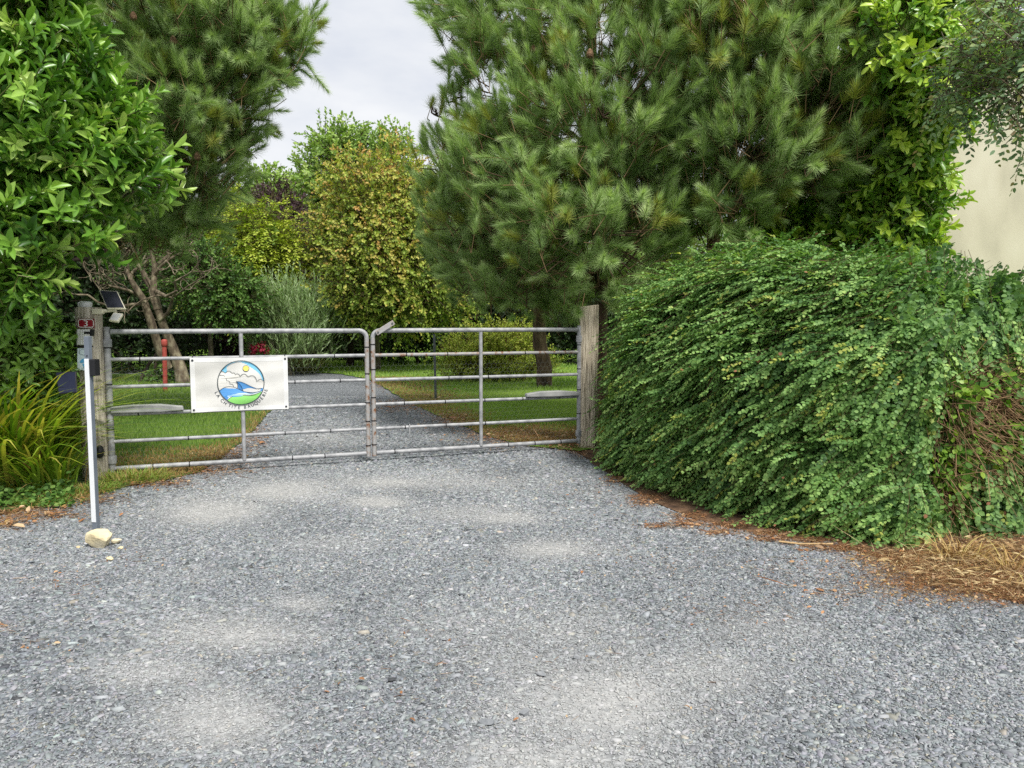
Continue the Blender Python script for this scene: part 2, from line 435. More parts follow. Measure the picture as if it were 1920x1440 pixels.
g = MB(); g.add([(-400, -60, -.06), (400, -60, -.06), (400, 600, -.06), (-400, 600, -.06)], [(0, 1, 2, 3)])
tag(g.build('ground', M['lawn']), 'grassy ground reaching the horizon', 'ground', kind='structure')
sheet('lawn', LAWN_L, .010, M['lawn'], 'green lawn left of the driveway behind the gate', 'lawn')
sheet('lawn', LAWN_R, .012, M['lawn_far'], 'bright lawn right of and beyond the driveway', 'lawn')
sheet('verge', VERGE_R, .002, M['soil'], 'brown earth verge under the big hedge', 'verge')

_a = np.linspace(0, 2 * np.pi, 6)[:-1] + np.array([0, .25, -.2, .15, -.1])
T_CHIP = (np.concatenate([np.stack([.42 * np.cos(_a) * (1, .8, 1.1, .9, 1), .5 * np.sin(_a), np.full(5, .5)], 1),
                          np.stack([.5 * np.cos(_a), .58 * np.sin(_a), np.full(5, -.5)], 1)]),
          [(0, 1, 2, 3, 4)] + [((i + 1) % 5, i, i + 5, (i + 1) % 5 + 5) for i in range(5)])
SLATE = [lin(*c) for c in ((62, 65, 69), (95, 100, 104), (123, 128, 132), (145, 149, 152), (163, 166, 168), (188, 189, 189))]

def gravel_chips():
    packs = []; rng = np.random.default_rng(5)
    for y0, y1, dens, size in ((1.9, 3.0, 20000, .0095), (3.0, 4.2, 16000, .0105), (4.2, 5.6, 11500, .012), (5.6, 7.2, 7500, .0138), (7.2, 9.4, 3600, .0185), (9.4, 14, 1200, .024)):
        n = int(dens * (y1 - y0) * 2 * (.70 * y1 + .3))
        y = rng.uniform(y0, y1, n); x = rng.uniform(-1, 1, n) * (.70 * y1 + .3)
        d = dust_at(x, y)
        keep = (np.abs(x) < .70 * y + .3) & (rng.uniform(0, 1, n) > .62 * d) & ~inside(LAWN_L, x, y) & ~inside(VERGE_R, x, y) & ~inside(LAWN_R, x, y)
        x, y, d = x[keep], y[keep], d[keep]; n = len(x)
        coarse = fbm(x * .9 + 3, y * .9, 61, 3)
        s = size * np.exp(rng.normal(0, .42, n)) * (.62 + .75 * coarse) * (1 - .3 * d)
        big = rng.uniform(0, 1, n) < .012; s[big] *= rng.uniform(1.5, 2.2, big.sum())
        s = np.minimum(s, .042)
        a = rng.uniform(0, 6.28, n); tilt = rng.normal(0, .24, (n, 2)) * (1 - .5 * d[:, None])
        Y = np.stack([np.cos(a), np.sin(a), tilt[:, 0] * .7], 1)
        Z = np.stack([tilt[:, 0], tilt[:, 1], np.ones(n)], 1)
        asp = rng.uniform(.32, .85, n); th = s * rng.uniform(.14, .34, n)
        P = np.stack([x, y, hump(x, y) + th * .25 + rng.uniform(-.001, .004, n)], 1)
        tone = np.clip(rng.normal(.47, .19, n) + (fbm(x * 1.3, y * 1.3, 71, 3) - .5) * .35, 0, 1)
        col = pal(SLATE, tone) * rng.normal(1, .03, (n, 3))
        warm = rng.uniform(0, 1, n) < .05; col[warm] *= np.array([1.12, 1.0, .82])
        dc = np.array(lin(190, 189, 186)); k = (d * .7)[:, None]; col = col * (1 - k) + dc * k
        packs.append(pack(T_CHIP, P, Y, Z, np.stack([s * asp * 1.15, s * 1.15, th], 1), np.clip(col, 0, .8)))
    tag(scatter('gravel', packs, M['chip']), 'loose grey slate chips covering the driveway', 'gravel', kind='stuff')
gravel_chips()

# ---- grass, litter
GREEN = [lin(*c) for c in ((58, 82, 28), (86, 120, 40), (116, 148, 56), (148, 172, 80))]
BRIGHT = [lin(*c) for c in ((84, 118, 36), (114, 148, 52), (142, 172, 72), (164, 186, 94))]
STRAW = [lin(*c) for c in ((110, 84, 52), (160, 128, 80), (200, 172, 116), (150, 110, 60))]
RUST = [lin(*c) for c in ((110, 80, 60), (156, 114, 82), (188, 142, 102), (212, 184, 146), (134, 104, 80), (176, 122, 80))]

def lawn_blades(poly, n, box, h, wd, cols, rng, brown=None, lean=.35):
    x = rng.uniform(box[0], box[1], n); y = rng.uniform(box[2] ** .5, box[3] ** .5, n) ** 2
    k = inside(poly, x, y); x, y = x[k], y[k]; n = len(x)
    t = np.clip(.5 * fbm(x * .8, y * .8, 81, 3) + rng.uniform(0, .6, n), 0, 1); col = pal(cols, t)
    hh = h * rng.uniform(.5, 1.2, n) * (.6 + .8 * fbm(x * .7, y * .7, 85, 3))
    if brown is not None:
        b = brown(x, y); q = rng.uniform(0, 1, n) < b
        col[q] = pal(STRAW, rng.uniform(0, 1, q.sum())); hh = hh * (1 - .5 * b)
    Y = np.stack([rng.normal(0, lean, n), rng.normal(0, lean, n), np.ones(n)], 1)
    Z = np.stack([rng.normal(0, .5, n), -np.ones(n), np.full(n, .5)], 1)
    return pack(T_BLADE, np.stack([x, y, np.full(n, .018)], 1), Y, Z, np.stack([np.full(n, wd) * rng.uniform(.7, 1.3, n), hh, hh], 1), col)

def brown_left(x, y):
    u, v = proj(np.stack([x, y, np.zeros_like(x)], 1))
    edge = 880 - (u - 200) * .16
    b = np.clip((v - edge + 25 + (fbm(x * 2, y * 2, 91, 4) - .5) * 90) / 35, 0, 1)
    e2 = np.clip(1 - np.abs(u - (400 + (890 - v) * 1.0)) / 45, 0, 1) * (v > 770)
    return np.maximum(b * (u > 200), e2) * .92
def brown_right(x, y):
    u, v = proj(np.stack([x, y, np.zeros_like(x)], 1))
    b = np.clip((v - 800 + (fbm(x * 2, y * 2, 95, 4) - .5) * 50) / 18, 0, 1)
    e = np.clip(1.5 - (u - (705 + (v - 712) * 1.6)) / (45 + 70 * fbm(x * 1.5, y * 1.5, 97, 3)), 0, 1) * (v > 708)
    return np.maximum(b, e * .8) * .93

r_ = np.random.default_rng(12)
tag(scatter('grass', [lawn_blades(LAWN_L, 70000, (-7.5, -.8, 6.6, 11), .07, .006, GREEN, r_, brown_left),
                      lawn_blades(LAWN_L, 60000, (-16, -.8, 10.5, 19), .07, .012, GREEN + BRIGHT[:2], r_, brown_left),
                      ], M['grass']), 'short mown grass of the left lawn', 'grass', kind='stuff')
tag(scatter('grass', [lawn_blades(LAWN_R, 70000, (-2.6, 2.6, 8.4, 14.5), .085, .008, BRIGHT[1:], r_, brown_right),  # paler blades, making up in colour for the pine's shadow here
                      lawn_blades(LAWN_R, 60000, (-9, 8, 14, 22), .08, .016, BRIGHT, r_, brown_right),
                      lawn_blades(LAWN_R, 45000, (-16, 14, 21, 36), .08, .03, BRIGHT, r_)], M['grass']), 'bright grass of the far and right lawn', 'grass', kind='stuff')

def litter(name, label, spots, n, rng, size=.05, z=.02, cols=RUST, width=.16, lift=.012, flat=False):
    """spots: (u, v, ru, rv, weight) seen in the photo, laid on the ground as leaf litter"""
    w = np.array([s[4] * s[2] * s[3] for s in spots], float); w /= w.sum()
    i = rng.choice(len(spots), n, p=w); s = np.array(spots, float)[i]
    u = s[:, 0] + rng.normal(0, .5, n) * s[:, 2]; v = s[:, 1] + rng.normal(0, .5, n) * s[:, 3]
    v = np.maximum(v, 690)
    r = np.stack([(u - 960) / F, _ct + (720 - v) / F * _st, -_st + (720 - v) / F * _ct], 1)
    P = r * ((z - H_EYE) / r[:, 2])[:, None]; P[:, 2] = z + rng.uniform(-.004, lift, n) + hump(P[:, 0], P[:, 1]) * .5
    a = rng.uniform(0, 6.28, n); Y = np.stack([np.cos(a), np.sin(a), rng.normal(0, .22, n)], 1)
    Z = np.stack([rng.normal(0, .5, n), rng.normal(0, .5, n), np.ones(n)], 1)
    sz = size * np.exp(rng.normal(0, .45, n))
    col = pal(cols, rng.uniform(0, 1, n))
    thin = rng.uniform(0, 1, n) < .75
    wdt = np.where(thin, sz * width * .32, sz * width * 2.2); sz = np.where(thin, sz * 1.6, sz * .7)
    S = np.stack([wdt, sz, sz * rng.uniform(.3, 1.4, n)], 1); S[thin, 2] *= .3
    return pack(T_DIAMOND if flat else T_LEAF, P, Y, Z, S, col)

HEDGE_FOOT = [(1150, 900, 25, 12), (1210, 940, 40, 13), (1290, 980, 50, 12), (1230, 985, 38, 6), (1350, 998, 45, 8), (1450, 1012, 60, 7), (1550, 1028, 60, 8), (1085, 848, 30, 12)]
tag(scatter('leaf_litter', [
    litter('a', '', [(a, b, c * .8, d * .8, 1) for a, b, c, d in HEDGE_FOOT], 4200, r_, .024, .004),
    litter('b', '', [(1780, 1080, 160, 40, 1), (1850, 1050, 130, 60, 1), (1900, 1105, 80, 24, 1), (1700, 1050, 60, 22, .8), (1640, 1045, 70, 16, .6)], 34000, r_, .017, .014,
           RUST + STRAW[:3]),
    litter('g', '', [(1290, 966, 40, 6, 1), (1360, 984, 45, 6, 1), (1440, 1000, 50, 6, 1), (1520, 1014, 50, 6, 1), (1590, 1028, 40, 7, 1), (1210, 930, 36, 6, 1)], 4200, r_, .02, .01, RUST + STRAW[:2]),
    litter('h', '', [(1780, 1070, 170, 40, 1), (1860, 1040, 120, 50, 1), (1900, 1100, 80, 24, 1), (1690, 1050, 60, 18, .8)], 2600, r_, .05, .018, [lin(110, 84, 58), lin(160, 130, 92), lin(190, 164, 118), lin(216, 194, 148), lin(206, 186, 140)], .07, .05, True),
    litter('c', '', [(760, 760, 60, 14, 1), (830, 745, 70, 14, 1.2), (860, 785, 60, 18, 1.2), (720, 722, 30, 10, 1), (980, 815, 110, 20, 1.2), (1060, 825, 50, 18, 1)], 11000, r_, .036, .03, RUST[1:], .16, .03),
    litter('d', '', [(330, 878, 140, 16, 1), (420, 850, 60, 20, 1), (470, 815, 45, 24, .7), (300, 905, 80, 10, .7)], 5600, r_, .03, .016, RUST + STRAW[:2]),
    litter('e', '', [(60, 962, 120, 12, 1), (170, 935, 70, 12, .8), (10, 980, 60, 12, 1)], 2200, r_, .03, .02, RUST + STRAW[:3]),
    litter('f', '', [(10, 1175, 22, 12, 1.5), (70, 1210, 60, 10, .4), (120, 1090, 90, 30, .25), (1580, 1105, 120, 25, .35), (1500, 1060, 160, 30, .35), (1230, 1050, 160, 40, .12),
                     (1400, 1140, 180, 50, .1), (640, 760, 60, 20, .2), (250, 1045, 60, 22, .3), (900, 1250, 500, 150, .012), (1100, 930, 90, 30, .3)], 1500, r_, .02, .006),
], M['dry']), 'rust brown pine needles and dead leaves along the driveway edges', 'leaf litter', kind='stuff')

def strap(n):                                            # curved sword leaf
    v, f = [], []
    for i in range(n + 1):
        t = i / n; wdt = .5 * (1 - t ** 2.5) * (.75 + .5 * t * (1 - t) * 2)
        z = -.62 * t ** 2.3; y = t * (1 - .18 * t * t)
        v += [[-wdt, y, z], [wdt, y, z]]
    for i in range(n): f.append((2 * i, 2 * i + 1, 2 * i + 3, 2 * i + 2))
    return np.array(v, float), f
T_STRAP = strap(6)

def clump(center, n, spread, h, wd, cols, rng, open_=.5, xmax=None):
    a = rng.uniform(0, 6.28, n); rr = np.sqrt(rng.uniform(0, 1, n))
    o = np.stack([np.cos(a), np.sin(a), np.zeros(n)], 1)
    P = np.array(center) + o * (rr * spread)[:, None] * np.array([1, .7, 0])
    a2 = a + rng.normal(0, .8, n); o = np.stack([np.cos(a2), np.sin(a2), np.zeros(n)], 1)
    k = (open_ * (.25 + rr) * rng.uniform(.4, 1.4, n))[:, None]
    Y = np.array([0, 0, 1.0]) + o * k; Z = np.array([0, 0, 1.0]) * k - o
    Z += rng.normal(0, .35, (n, 3))
    s = h * rng.uniform(.55, 1.1, n)
    if xmax is not None:
        k = (P + unit(Y) * (s * .85)[:, None])[:, 0] + .25 * np.maximum(o[:, 0], 0) * s < xmax
        P, Y, Z, s, n = P[k], Y[k], Z[k], s[k], int(k.sum())
    return pack(T_STRAP, P, Y, Z, np.stack([wd * rng.uniform(.7, 1.2, n), s, s * rng.uniform(.5, 1.4, n)], 1), pal(cols, rng.uniform(0, 1, n)))

def single(name, packs, mat, label, cat, group=None):
    return tag(scatter(name, packs, mat), label, cat, group)

for (u, v, n, sp, lb) in ((165, 925, 420, .22, 'low green grass between the sword leaves and the marker post'), (95, 945, 420, .3, 'low grass edge under the green ground cover at the gravel')):
    c0 = gr(u, v)
    single('grass_tuft', [clump((c0[0], c0[1] + .06, .01), n, sp, .11, .006, GREEN[1:] + STRAW[1:3], r_, .9)], M['grass'], lb, 'grass tuft', 'grass tufts on the left verge')
c0 = gr(245, 905)
single('grass_tuft', [clump((c0[0] + .0, c0[1] + .05, .02), 520, .30, .16, .006, GREEN[2:] + STRAW[1:3] + BRIGHT[2:], r_, .8)], M['grass'],
       'yellowing grass tuft at the foot of the left gate post', 'grass tuft', 'grass tufts on the left verge')
for (u, v, n, lb) in ((1800, 1050, 130, 'dry straw coloured grass tuft on the brown verge below the bramble'), (1900, 1075, 70, 'small pale grass tuft at the right edge of the verge')):
    c0 = gr(u, v)
    single('dry_grass_tuft', [clump((c0[0], c0[1], .015), n, .14, .26, .005, STRAW[1:] + [lin(196, 182, 110)], r_, 1.2)], M['dry'], lb, 'grass tuft', 'dry grass tufts')
# ------------------------------------------------------------------ gate, posts and what hangs on them
GO = np.array([-3.505, 6.668]); GE = np.array([.726, 8.266])
GD = (GE - GO) / np.linalg.norm(GE - GO); GL = float(np.linalg.norm(GE - GO)); GN = np.array([GD[1], -GD[0]])
GD3, GN3, UP = np.array([*GD, 0]), np.array([*GN, 0]), np.array([0, 0, 1.0])

def gp(s, z, off=0.0):
    p = GO + GD * s + GN * off
    return np.array([p[0], p[1], z])

def gsz(u, v):                           # where the ray through u, v meets the gate: (s, z)
    r = ray(u, v); A = np.array([[r[0], -GD[0]], [r[1], -GD[1]]])
    t, s = np.linalg.solve(A, GO)
    return s, H_EYE + r[2] * t

RZ = [1.283, 1.043, .803, .563, .323, .083]
def pipe(p, q, r, mat, name, parent, n=12):
    m = MB(); m.tube([p, p + (q - p) * .5, q], r, n); return m.build(name, mat, parent)

def hex_wire(s0, s1, z0, z1, off, rng):
    cw, ch = .05, .056; E = []
    for j in range(int((z1 - z0) / (ch * .75)) + 1):
        for i in range(int((s1 - s0) / cw) + 1):
            sx = s0 + i * cw + (cw / 2 if j % 2 else 0); z = z0 + j * ch * .75
            if sx + cw / 2 > s1: continue
            E += [((sx, z), (sx + cw / 2, z + ch * .25)), ((sx + cw / 2, z + ch * .25), (sx + cw, z)), ((sx + cw / 2, z + ch * .25), (sx + cw / 2, z + ch * .75))]
    E = np.array(E); A = np.array([gp(a[0], a[1], off) for a in E[:, 0]]); B = np.array([gp(a[0], a[1], off) for a in E[:, 1]])
    n = len(A); L = np.linalg.norm(B - A, axis=1); wv = .0013
    return pack(T_TWIG, A, B - A, np.tile(GN3, (n, 1)), np.stack([np.full(n, wv), L, np.full(n, wv)], 1), np.tile(np.array(lin(112, 118, 114)), (n, 1)))

def gate(name, label, s_h, s_e, s_mid, parts_seed):
    """s_h hinge stile, s_e meeting stile"""
    base = gp(s_h, 0); root = thing(name, label, 'gate', base)
    sg = 1 if s_e > s_h else -1; rng = np.random.default_rng(parts_seed)
    pipe(gp(s_h, .055), gp(s_h, 1.325), .027, M['galv'], 'hinge_stile', root)
    m = MB(); rr = .07                                      # top rail bends down into the meeting stile
    pts = [gp(s_h + sg * .03, RZ[0]), gp((s_h + s_e) / 2, RZ[0] + .002)]
    for a in np.linspace(0, math.pi / 2, 6): pts.append(gp(s_e - sg * rr + sg * rr * math.sin(a), RZ[0] - rr + rr * math.cos(a)))
    m.tube(pts, .0218, 12); m.build('top_rail', M['galv'], root)
    pipe(gp(s_e, RZ[0] - rr), gp(s_e, .055), .0222, M['rust'], 'meeting_stile', root)
    for z in RZ[1:5]: pipe(gp(s_h + sg * .02, z), gp(s_e - sg * .02, z + .001), .0164, M['rust'] if z == RZ[1] and sg < 0 else M['galv'], 'rail', root)
    pipe(gp(s_h + sg * .02, RZ[5]), gp(s_e - sg * .02, RZ[5]), .0215, M['galv'], 'bottom_rail', root)
    pipe(gp(s_mid, RZ[0] - .02, .012), gp(s_mid, RZ[5] + .01, .012), .0185, M['galv'], 'centre_stile', root)
    for z in (1.185, .165):
        m = MB(); c = gp(s_h, z); m.lathe(c, [(.028, -.034), (.038, -.034), (.038, .034), (.028, .034)], 14)
        m.box(gp(s_h - sg * .055, z), GD3 * .045, GN3 * .012, UP * .022)
        m.build('hinge', M['galv'], root, .002)
    scatter('wire_mesh', [hex_wire(min(s_h, s_e) + .03, max(s_h, s_e) - .03, .09, .93, -.026, rng)], M['twig'], root)
    for zi, z in enumerate(RZ[1:] ):                      # black ties holding the mesh
        for s in np.arange(.25, abs(s_e - s_h), .42 if zi < 4 else .3) + rng.uniform(-.08, .08):
            if rng.uniform() < .42 or s > abs(s_e - s_h) - .05: continue
            r = .0235 if zi == 4 else .0192; c = gp(s_h + sg * s, z)
            mt = MB(); mt.tube([c - GD3 * .005, c, c + GD3 * .005], r, 10); mt.build('cable_tie', M['blacktie'], root)
    for z in np.arange(.15, 1.15, .24):
        for st, r in ((s_e, .0252), (s_h, .029)):
            c = gp(st, z + rng.uniform(-.05, .05)); mt = MB(); mt.tube([c - UP * .005, c, c + UP * .005], r, 10); mt.build('cable_tie', M['blacktie'], root)
    return root, sg

S_ML, S_MR = gsz(455, 750)[0], gsz(901, 720)[0]
S_EL, S_ER = gsz(689, 740)[0], gsz(698, 740)[0] + .012
gate_l, _ = gate('farm_gate', 'left leaf of the grey tubular steel gate, with the banner on it', 0.0, S_EL, S_ML, 1)
gate_r, _ = gate('farm_gate', 'right leaf of the grey tubular steel gate, with a slanting latch bar', GL, S_ER, S_MR, 2)
for o in (gate_l, gate_r): o['group'] = 'leaves of the farm gate'

def cover(root, prof):                                    # long grey housing of the gate opener, profile in (s, z)
    pts = [gsz(u, v) for u, v in prof]; m = MB(); n = len(pts)
    vs = [gp(s, z, .045) for s, z in pts] + [gp(s, z, -.03) for s, z in pts]
    m.add(vs, [tuple(range(n))[::-1], tuple(range(n, 2 * n))] + [(i, (i + 1) % n, (i + 1) % n + n, i + n) for i in range(n)])
    m.build('opener_arm', M['cover'], root, .008)
cover(gate_l, [(208, 774), (208, 763), (250, 759), (300, 757.5), (343, 761), (345, 768), (300, 772)])
cover(gate_r, [(985, 744), (986, 738), (1012, 733.5), (1050, 732), (1082, 734), (1084, 741), (1040, 743)])
m = MB(); a, b = gsz(704, 625), gsz(737, 604)
pa, pb = gp(a[0], a[1], .036), gp(b[0], b[1], .036); d = (pb - pa) / 2; nrm = np.cross(unit(d), GN3)
m.box((pa + pb) / 2, d, nrm * .024, GN3 * .007); lb = m.build('latch_bar', M['rust'], gate_r, .003)
for k in (-.8, .8):
    m = MB(); c = (pa + pb) / 2 + d * k + GN3 * .008; m.tube([c, c + GN3 * .006], .009, 10); m.build('bolt', M['stake'], lb)
m = MB(); a = gsz(767, 800); m.tube([gp(a[0], a[1] - .14, .02), gp(a[0], a[1], .024), gp(a[0], a[1] + .03, .02)], .006, 8)
m.build('drop_bolt', M['galv'], gate_r)

# ---- the two timber posts
def timber(name, label, c, r, h, mat, seed, square=0.0, groove=.05, slant=0.0):
    rng = np.random.default_rng(seed); n, rows = 44, 16; m = MB(); vs = []
    ph = rng.uniform(0, 6.28, 9); gv = rng.uniform(0, 1, n) ** 5
    for j in range(rows + 1):
        z = -.1 + (h + .1) * j / rows
        for k in range(n):
            t = 2 * math.pi * k / n
            sq = 1 / (abs(math.cos(t)) ** (2 + 3 * square) + abs(math.sin(t)) ** (2 + 3 * square)) ** (1 / (2 + 3 * square))
            q = r * sq * (1 + .03 * math.sin(3 * t + ph[0] + z) + .02 * math.sin(7 * t + ph[1] + 2 * z) - groove * gv[k] * (.6 + .4 * math.sin(z * 4 + ph[2] + k)))
            zz = z + (slant * math.cos(t) * r + rng.uniform(-.006, .006) if j == rows else 0)
            vs.append((c[0] + q * math.cos(t), c[1] + q * math.sin(t), zz))
    m.add(vs, [(j * n + k, j * n + (k + 1) % n, (j + 1) * n + (k + 1) % n, (j + 1) * n + k) for j in range(rows) for k in range(n)])
    m.add(vs[-n:], [tuple(range(n))])
    o = m.build(name, mat); return tag(o, label, 'gate post', 'timber gate posts')
PL = at(172, 720, 6.62); PR = at(1103, 700, 8.33)
timber('gate_post', 'smooth grey round timber post carrying the house number', PL, .103, at(170, 577, 6.62)[2], M['wood'], 3, 0, .05)
timber('gate_post', 'rough cracked timber post against the hedge', PR, .104, at(1100, 574, 8.33)[2], M['wood_rough'], 4, .8, .16, .12)
TOPL = at(170, 577, 6.62)[2]

def slab(m, q, th, mi=0):                                 # quad of four points, given depth behind it
    q = [np.asarray(p, float) for p in q]; n = unit(np.cross(q[1] - q[0], q[3] - q[0]))
    if n[1] < 0: n = -n
    vs = q + [p + n * th for p in q]
    m.add(vs, [(0, 1, 2, 3), (7, 6, 5, 4), (0, 4, 5, 1), (1, 5, 6, 2), (2, 6, 7, 3), (3, 7, 4, 0)], mi)
def inset(q, k):
    c = sum(q) / 4; return [p + (c - p) * k for p in q]
def rect(u0, v0, u1, v1, d): return [at(u0, v0, d), at(u1, v0, d), at(u1, v1, d), at(u0, v1, d)]

def glyph(ch, size):
    cu = bpy.data.curves.new('glyph', 'FONT'); cu.body = ch; cu.size = size; cu.align_x = 'CENTER'; cu.extrude = .0006; cu.resolution_u = 4
    o = bpy.data.objects.new('glyph', cu); C.link(o)
    dg = bpy.context.evaluated_depsgraph_get(); ev = o.evaluated_get(dg); me = ev.to_mesh()
    v = [tuple(p.co) for p in me.vertices]; f = [tuple(p.vertices) for p in me.polygons]; ev.to_mesh_clear()
    bpy.data.objects.remove(o); bpy.data.curves.remove(cu)
    return np.array(v).reshape(-1, 3), f

# house number
DS = 6.495
q = rect(145.5, 597.5, 177, 615, DS); root = thing('house_number_sign', 'small dark red enamel house number plate reading 3 on the left post', 'sign', (q[2] + q[3]) / 2)
m = MB(); slab(m, q, .006); m.build('plate', M['signedge'], root, .003)
fwd = np.array([0, -1.0, 0]); cq = sum(q) / 4; wx, hz = (q[1] - q[0])[0] / 2, (q[0] - q[3])[2] / 2
def ring(cx, cz, hw, hh, rad, wd, y):
    def outl(hw, hh, rad):
        o = []
        for sx, sz, a0 in ((1, 1, 0), (-1, 1, 90), (-1, -1, 180), (1, -1, 270)):
            for a in np.linspace(a0, a0 + 90, 6): o.append((cx + sx * (hw - rad) + rad * math.cos(math.radians(a)), y, cz + sz * (hh - rad) + rad * math.sin(math.radians(a))))
        return o
    return outl(hw, hh, rad), outl(hw - wd, hh - wd, max(rad - wd, .002))
o_, i_ = ring(cq[0], cq[2], wx * .93, hz * .9, .018, .006, cq[1] - .0015); n = len(o_)
m = MB(); m.add([*o_, *i_], [(k, k + n, (k + 1) % n + n, (k + 1) % n) for k in range(n)]); m.build('border', M['digit'], root)
m = MB(); m.add([(p[0], p[1] + .0007, p[2]) for p in i_], [tuple(range(n))[::-1]]); m.build('field', M['signred'], root)
v, f = glyph('3', .072); v[:, 0] *= 1.05; zc = (v[:, 1].max() + v[:, 1].min()) / 2
m = MB(); m.add([(cq[0] + a[0] * 1.25, cq[1] - .003 - a[2], cq[2] + a[1] - zc) for a in v], f); m.build('digit', M['digit'], root)

# white ribbed control box with its slot, strap bands, and the card below
q = rect(143.5, 617.5, 168, 647, 6.47); root = thing('control_box', 'white ribbed plastic box with a black slot, below the house number', 'control box', (q[2] + q[3]) / 2)
m = MB(); slab(m, q, .055); bx = m.build('housing', M['white'], root, .004)
m = MB()
for u in (146, 150.5, 155, 159): slab(m, rect(u, 619, u + 1.6, 645.5, 6.466), .0035)
m.build('rib', M['white'], root)
m = MB(); slab(m, rect(157.5, 621.8, 168, 626.2, 6.4645), .004); slab(m, rect(168.3, 617.5, 173.5, 630, 6.472), .03); m.build('slot', M['blacktie'], root)
m = MB(); slab(m, rect(142, 648.2, 172, 651, 6.476), .03)
tag(m.build('strap', M['blacktie'], None, .002), 'black strap band between the white box and the blue card', 'strap')
q = rect(145, 653, 168, 694, 6.478); root = thing('notice_card', 'white card with an oval and a blue emblem, under the white box', 'notice', (q[2] + q[3]) / 2)
m = MB(); slab(m, q, .004); m.build('card', M['cardpale'], root)
def disc(m, u, v, ru, rv, d, n=24, mi=0): m.add([at(u + ru * math.cos(6.283 * k / n), v - rv * math.sin(6.283 * k / n), d) for k in range(n)], [tuple(range(n))], mi)
m = MB(); disc(m, 157, 660.5, 9.2, 5.6, 6.4765); disc(m, 157, 660.5, 8.4, 4.9, 6.4757, mi=1); m.build('oval', [M['slate_paint'], M['cardpale']], root)
m = MB()
for pts in ([(149, 679), (153, 673.5), (160, 671.5), (166, 673), (164, 678), (157, 680), (152, 681)], [(154, 682), (159, 681.5), (161.5, 692), (158.5, 693)], [(163, 679.5), (167, 680), (166, 691), (162, 692.5), (161, 688)]):
    m.add([at(u, v, 6.4762) for u, v in pts], [tuple(range(len(pts)))])
m.build('emblem', M['cardblue'], root)

# beacon on the post, solar lamp on its arm, navy panel in the plants, black stop
root = thing('beacon', 'round white plastic cap lamp on top of the left post', 'beacon', (PL[0] - .01, PL[1], TOPL))
m = MB(); m.lathe((PL[0] - .015, PL[1] - .02, TOPL - .003), [(.05, 0), (.054, .012), (.056, .04), (.05, .05), (.03, .056)], 24); m.build('dome', M['white'], root)
m = MB(); m.lathe((PL[0] - .015, PL[1] - .02, TOPL - .004), [(.059, 0), (.059, .010)], 24); m.build('base_ring', M['ledface'], root)
root = thing('solar_lamp', 'cream solar floodlight with a tilted square panel on the left post', 'solar lamp', at(205, 585, 6.55))
q = [at(185.5, 543.5, 6.64), at(219.5, 545.5, 6.64), at(235.5, 578.5, 6.52), at(200.5, 578.5, 6.52)]
m = MB(); slab(m, q, .02); pf = m.build('panel_frame', M['cream'], root, .005)
n_ = unit(np.cross(q[1] - q[0], q[3] - q[0])); n_ = n_ if n_[1] < 0 else -n_
m = MB(); slab(m, [p + n_ * .0025 for p in inset(q, .09)], .002); m.build('solar_glass', M['panel'], pf)
m = MB(); m.tube([at(177, 584.5, 6.56), at(196, 583, 6.55), at(216, 582, 6.56)], [.019, .015, .012], 10); m.box(at(184, 584, 6.55), (.045, 0, 0), (0, .02, 0), (0, 0, .021)); m.tube([at(216, 577, 6.56), at(217, 590, 6.56)], .012, 8)
m.build('arm', M['cream'], root, .003)
q = [at(213, 585.5, 6.54), at(230.5, 588, 6.54), at(221, 602.5, 6.48), at(204, 600, 6.48)]
m = MB(); slab(m, q, .022); lh = m.build('lamp_head', M['cream'], root, .003)
n_ = unit(np.cross(q[1] - q[0], q[3] - q[0])); n_ = n_ if n_[1] < 0 else -n_
m = MB(); slab(m, [p + n_ * .0025 for p in inset(q, .16)], .002); m.build('led_face', M['ledface'], lh)
root = thing('garden_panel', 'dark navy solar panel among the leaves left of the post', 'solar panel', at(122, 745, 6.2))
q = [at(104, 698, 6.24), at(142, 696, 6.25), at(144, 736, 6.19), at(110, 739, 6.18)]
m = MB(); slab(m, q, .018); m.build('panel_frame', M['blacktie'], root, .003)
n_ = unit(np.cross(q[1] - q[0], q[3] - q[0])); n_ = n_ if n_[1] < 0 else -n_
m = MB(); slab(m, [p + n_ * .0025 for p in inset(q, .08)], .002); m.build('solar_glass', M['navy'], root)
m = MB(); c = at(128, 718, 6.25); m.tube([c, at(150, 722, 6.45), at(166, 724, 6.58)], .012, 8); m.build('arm', M['blacktie'], root)
m = MB(); c = at(187, 846, 6.55); m.lathe(c - UP * .06, [(.012, 0), (.03, .015), (.034, .05), (.03, .095), (.012, .11)], 12); tag(m.build('rubber_stop', M['blacktie']), 'black rubber stop low on the left gate post', 'stop')

